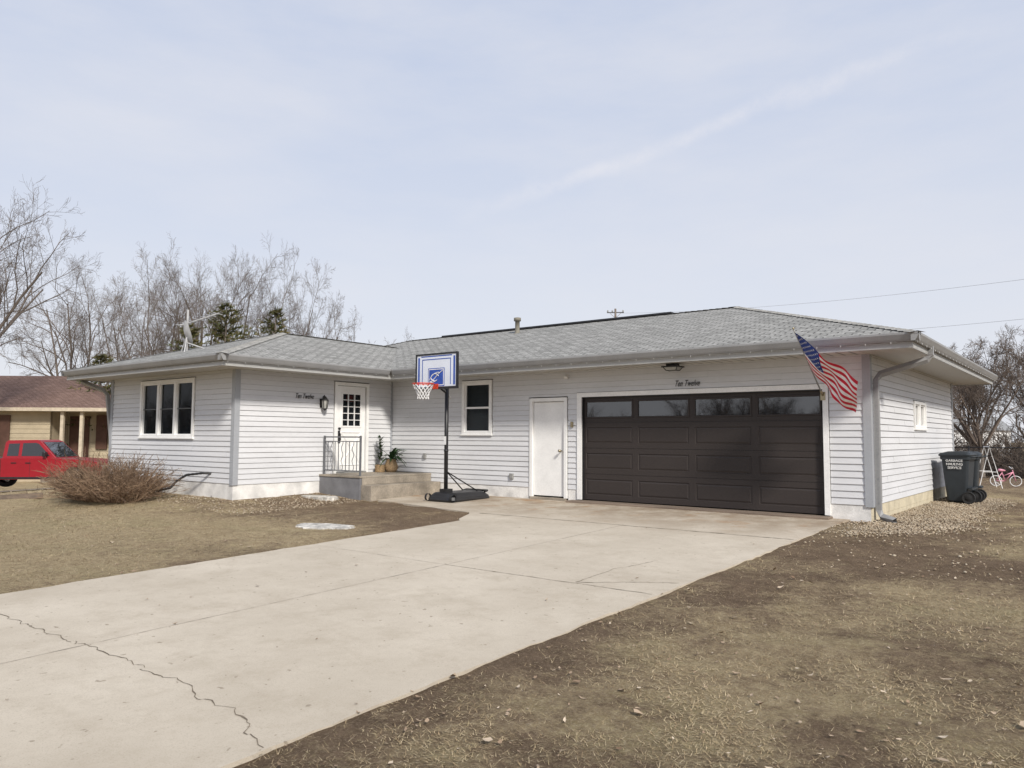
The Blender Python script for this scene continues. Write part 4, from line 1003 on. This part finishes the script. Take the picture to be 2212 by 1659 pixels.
n=6; F=[(j,(j+1)%n,n+(j+1)%n,n+j) for j in range(n)]+[tuple(range(n))[::-1],tuple(range(n,2*n))]; mb.add(V,F,m_red); mb.build('cab',TR,bevel=.015)
def glassq(pts,sgn):
    mb=MB(); q=[(x,sgn*(.80-.11*(z-1)/.62+.006),z) for x,z in pts]; mb.add(q,[tuple(range(len(q)))],m_carglass); mb.build('window',TR)
for sg in(-1,1): glassq([(-.66,1.10),(-.64,1.50),(-.30,1.51),(-.30,1.10)],sg); glassq([(-.20,1.10),(-.20,1.52),(.20,1.53),(.30,1.50),(.70,1.10)],sg)
mb=MB(); mb.add([(.40,-.62,1.555),(.40,.62,1.555),(.885,.72,1.07),(.885,-.72,1.07)],[(0,1,2,3)],m_carglass); mb.build('windshield',TR)
mb=MB(); mb.add([(-.80,-.66,1.08),(-.80,.66,1.08),(-.77,.6,1.50),(-.77,-.6,1.50)],[(0,1,2,3)],m_carglass); mb.build('window',TR)
for x in(-1.5,1.55):
    for y in(-.76,.76):
        s=-1 if y<0 else 1
        mb=MB(); mb.lathe([(.20,-.1),(.30,-.11),(.345,-.08),(.35,0),(.345,.08),(.30,.11),(.20,.1)],(x,y,.345),28,m_tyre,axis='Y'); w=mb.build('wheel',TR)
        mb=MB(); mb.lathe([(.21,.09*s),(.20,.06*s),(.16,.05*s),(.06,.08*s),(0,.085*s)],(x,y,.345),20,m_rim,axis='Y')
        for k in range(5): t=2*math.pi*k/5; mb.lathe([(0,.075*s),(.03,.072*s),(.035,.05*s)],(x+.125*math.cos(t),y,.345+.125*math.sin(t)),8,m_black,axis='Y')
        mb.build('rim',w)
mb=MB(); mb.box(2.36,2.50,-.84,.84,.42,.60,m_chrome); mb.build('bumper',TR,bevel=.03)
mb=MB(); mb.box(-2.56,-2.44,-.84,.84,.46,.62,m_chrome); mb.build('bumper',TR,bevel=.03)
for y in(-.66,.66):
    mb=MB(); mb.box(2.22,2.395,y-.16,y+.16,.64,.80,m_lampglass); mb.build('headlight',TR,bevel=.02)
    mb=MB(); mb.box(-2.46,-2.40,y*1.22-.06,y*1.22+.06,.7,.95,m_orange); mb.build('tail_light',TR,bevel=.01)
for y in(-.9,.9):
    mb=MB(); mb.box(.54,.64,y-.09,y+.09,1.08,1.24,m_black); mb.build('mirror',TR,bevel=.02)
for x in(-.40,.05):
    mb=MB(); mb.box(x-.08,x+.08,-.87,-.85,.86,.89,m_black); mb.build('handle',TR)
# ---------------------------------------------------------------- back right
mb=MB(); fy=17.2; fz=g(0,fy)
for i in range(11): mb.sweep([(-8+2.4*i,fy,fz-.1),(-8+2.4*i,fy,fz+1.12)],.03,8,m_black,cap=True)
mb.sweep([(-8,fy,fz+1.08),(16,fy,fz+1.08)],.02,6,m_black); mb.sweep([(-8,fy,fz+.06),(16,fy,fz+.06)],.008,4,m_black)
k=-8.
while k<16:
    mb.sweep([(k,fy,fz+.05),(k+1.0,fy,fz+1.07)],.003,3,m_black); mb.sweep([(k+1.0,fy,fz+.05),(k,fy,fz+1.07)],.003,3,m_black); k+=.11
top(mb.build('chain_link_fence'),'black chain-link fence across the back yard','fence')
BK=root('bicycle',(.62,13.2,g(.6,13.4)),'small pink child bicycle with training wheels on the grass','bicycle',rotz=math.radians(15))
BK.scale=(.92,.92,.92)
for x in(-.27,.27):
    mb=MB(); t=np.linspace(0,2*math.pi,25); mb.sweep([(x+.16*math.cos(a),0,.17+.16*math.sin(a)) for a in t],.013,6,m_textw)
    for k in range(8): a=math.pi/4*k; mb.sweep([(x,0,.17),(x+.15*math.cos(a),0,.17+.15*math.sin(a))],.003,3,m_galv)
    mb.build('wheel',BK)
mb=MB()
for a,b_ in(((-.27,0,.17),(-.1,0,.42)),((-.27,0,.17),(-.04,0,.17)),((-.1,0,.45),(-.02,0,.17)),((-.02,0,.17),(.2,0,.45)),((-.08,0,.32),(.2,0,.45)),((.27,0,.17),(.19,0,.52))): mb.sweep([a,b_],.015,6,m_pink,cap=True)
mb.build('frame',BK)
mb=MB(); mb.sweep([(-.2,0,.50),(-.12,0,.51),(0,0,.50)],[.05,.045,.015],8,m_pink,cap=True); mb.build('saddle',BK)
mb=MB(); mb.sweep([(.14,-.22,.62),(.19,-.1,.56),(.19,.1,.56),(.14,.22,.62)],.012,6,m_textw); mb.build('handlebar',BK)
for y in(-.16,.16): mb=MB(); mb.lathe([(.05,-.012),(.06,0),(.05,.012)],(-.27,y,.06),12,m_textw,axis='Y'); mb.sweep([(-.27,0,.17),(-.27,y,.08)],.006,4,m_galv); mb.build('training_wheel',BK)
AF=root('play_frame',(.30,12.0,g(.3,12)),'white metal A-frame standing behind the garbage bins','play frame',rotz=.3)
mb=MB()
for y in(-.35,.35): mb.sweep([(-.28,y,0),(0,y,1.15),(.28,y,0)],.013,6,m_white); mb.sweep([(-.18,y,.45),(.18,y,.45)],.009,6,m_white)
mb.sweep([(0,-.4,1.15),(0,.4,1.15)],.015,6,m_white); mb.build('frame',AF)
SH=root('shed',(-5.5,56,-.1),'small white gabled building beyond the back yard','building',rotz=NR)
mb=MB(); mb.box(-3,3,0,4,-.2,2.2,m_white); mb.add([(-3,0,2.2),(3,0,2.2),(3,4,2.2),(-3,4,2.2),(-3,2,3.2),(3,2,3.2)],[(0,3,4),(1,5,2)],m_white); mb.build('wall',SH)
mb=MB(); mb.add([(-3.2,-.2,2.12),(3.2,-.2,2.12),(3.2,2,3.26),(-3.2,2,3.26),(3.2,4.2,2.12),(-3.2,4.2,2.12)],[(0,1,2,3),(3,2,4,5)],m_galv); mb.build('roof',SH)
mb=MB(); mb.box(-.5,.5,-.03,-.002,-.1,1.9,m_galv); mb.build('door',SH)
UP=root('utility_pole',(-27.4,38.7,-.9),'wooden utility pole with crossarm and insulators behind the roof','utility pole')
mb=MB(); mb.sweep([(0,0,0),(0,0,12.35)],[.15,.08],10,m_bark,cap=True); mb.build('pole',UP)
mb=MB(); mb.sweep([(-.55,-.37,12.05),(.55,.37,12.05)],.045,4,m_rail,sm=False,cap=True); mb.sweep([(-.4,-.27,12.05),(0,0,11.6)],.02,4,m_galv); mb.sweep([(.4,.27,12.05),(0,0,11.6)],.02,4,m_galv); mb.build('crossarm',UP)
for k in(-.5,-.2,.5): mb=MB(); mb.lathe([(.04,0),(.07,.03),(.04,.06),(.07,.09),(.04,.13),(0,.16)],(k,k*.66,12.1),10,m_galv); mb.build('insulator',UP)
def wire(a,b_,sag,label):
    a,b_=Vector(a),Vector(b_); mb=MB(); mb.sweep([a.lerp(b_,t)-Vector((0,0,4*sag*t*(1-t))) for t in np.linspace(0,1,24)],.0065,4,m_gutter); top(mb.build('power_line'),label,'power line',group='overhead power lines')
wire((-27.0,39.0,11.1),(6,24.5,8.2),.5,'thin grey power line sagging from the utility pole'); wire((-27.4,38.7,8.6),(6,24.5,6.5),.4,'lower power line strung over the back yard')
wire((-27.4,38.7,8.6),(-60,2,7.0),.9,'power line running behind the bare trees')

# ---------------------------------------------------------------- camera, light, world
cam=bpy.data.cameras.new('camera'); co=bpy.data.objects.new('camera',cam); COL.objects.link(co); scene.camera=co
cam.lens=27.0; cam.sensor_width=36; cam.clip_end=2000; cam.clip_start=.05
co.location=(3.15,-13.6,1.28)
Rm=Matrix.Rotation(math.radians(38),4,'Z')@Matrix.Rotation(math.radians(90+3.98),4,'X')@Matrix.Rotation(math.radians(.3),4,'Z')
co.rotation_euler=Rm.to_euler()
el=math.radians(36); az=math.radians(120)
sd=Vector((math.sin(az)*math.cos(el),math.cos(az)*math.cos(el),math.sin(el)))
sun=bpy.data.lights.new('sun','SUN'); sun.energy=4.1; sun.angle=math.radians(8); sun.color=(1,.94,.85)
so=bpy.data.objects.new('sun',sun); COL.objects.link(so); so.rotation_euler=sd.to_track_quat('Z','Y').to_euler(); so.location=(10,-10,20)
w=bpy.data.worlds.new('World'); scene.world=w; w.use_nodes=True; nt=w.node_tree; N=nt.nodes; L=nt.links
bg=N['Background']; bg.inputs[1].default_value=.104
sky=N.new('ShaderNodeTexSky'); sky.sky_type='NISHITA'; sky.sun_disc=False; sky.sun_elevation=el; sky.sun_rotation=az; sky.dust_density=2.5
tc=N.new('ShaderNodeTexCoord'); sp=N.new('ShaderNodeSeparateXYZ'); L.new(tc.outputs['Generated'],sp.inputs[0])
def mathn(op,a,b_=None,c_=None):
    n=N.new('ShaderNodeMath'); n.operation=op
    for i,q in enumerate((a,b_,c_)):
        if q is None: continue
        if isinstance(q,(int,float)): n.inputs[i].default_value=q
        else: L.new(q,n.inputs[i])
    return n.outputs[0]
mp=N.new('ShaderNodeMapping'); mp.inputs['Scale'].default_value=(1.2,1.2,4.2); mp.inputs['Rotation'].default_value=(.3,.25,.5); L.new(tc.outputs['Generated'],mp.inputs[0])
c1=rng(nz(1.6,8,.6,mp.outputs[0]),.38,.72,0,.75)
elev=rng(sp.outputs['Z'],0,.58,1,0)
haze=mix(elev,(5.2,6.05,8.0),(8.3,8.45,8.95))
cloud=mix(c1,haze,(7.95,8.05,8.65))
d1=Vector((-.544,.817,.339)).normalized(); d2=Vector((-.244,1.04,.4716)).normalized(); nn_=d1.cross(d2).normalized(); mid=(d1+d2).normalized()
dn=N.new('ShaderNodeVectorMath'); dn.operation='DOT_PRODUCT'; dn.inputs[1].default_value=nn_; L.new(tc.outputs['Generated'],dn.inputs[0])
dm=N.new('ShaderNodeVectorMath'); dm.operation='DOT_PRODUCT'; dm.inputs[1].default_value=mid; L.new(tc.outputs['Generated'],dm.inputs[0])
wob=mathn('ADD',dn.outputs['Value'],rng(nz(3,5),.2,.8,-.03,.03))
bandr=N.new('ShaderNodeMapRange'); bandr.interpolation_type='SMOOTHSTEP'; bandr.inputs[1].default_value=0; bandr.inputs[2].default_value=.017; bandr.inputs[3].default_value=1; bandr.inputs[4].default_value=0
L.new(mathn('ABSOLUTE',wob),bandr.inputs[0]); along=rng(dm.outputs['Value'],.94,.985,0,1)
st=mathn('MULTIPLY',mathn('MULTIPLY',bandr.outputs[0],along),rng(nz(7,7,.75),.35,.65,.05,.6))
cloud=mix(st,cloud,(8.7,8.6,9.0))
fin=N.new('ShaderNodeMix'); fin.data_type='RGBA'; fin.inputs[0].default_value=.88; L.new(sky.outputs[0],fin.inputs[6]); L.new(cloud,fin.inputs[7])
L.new(fin.outputs[2],bg.inputs[0])
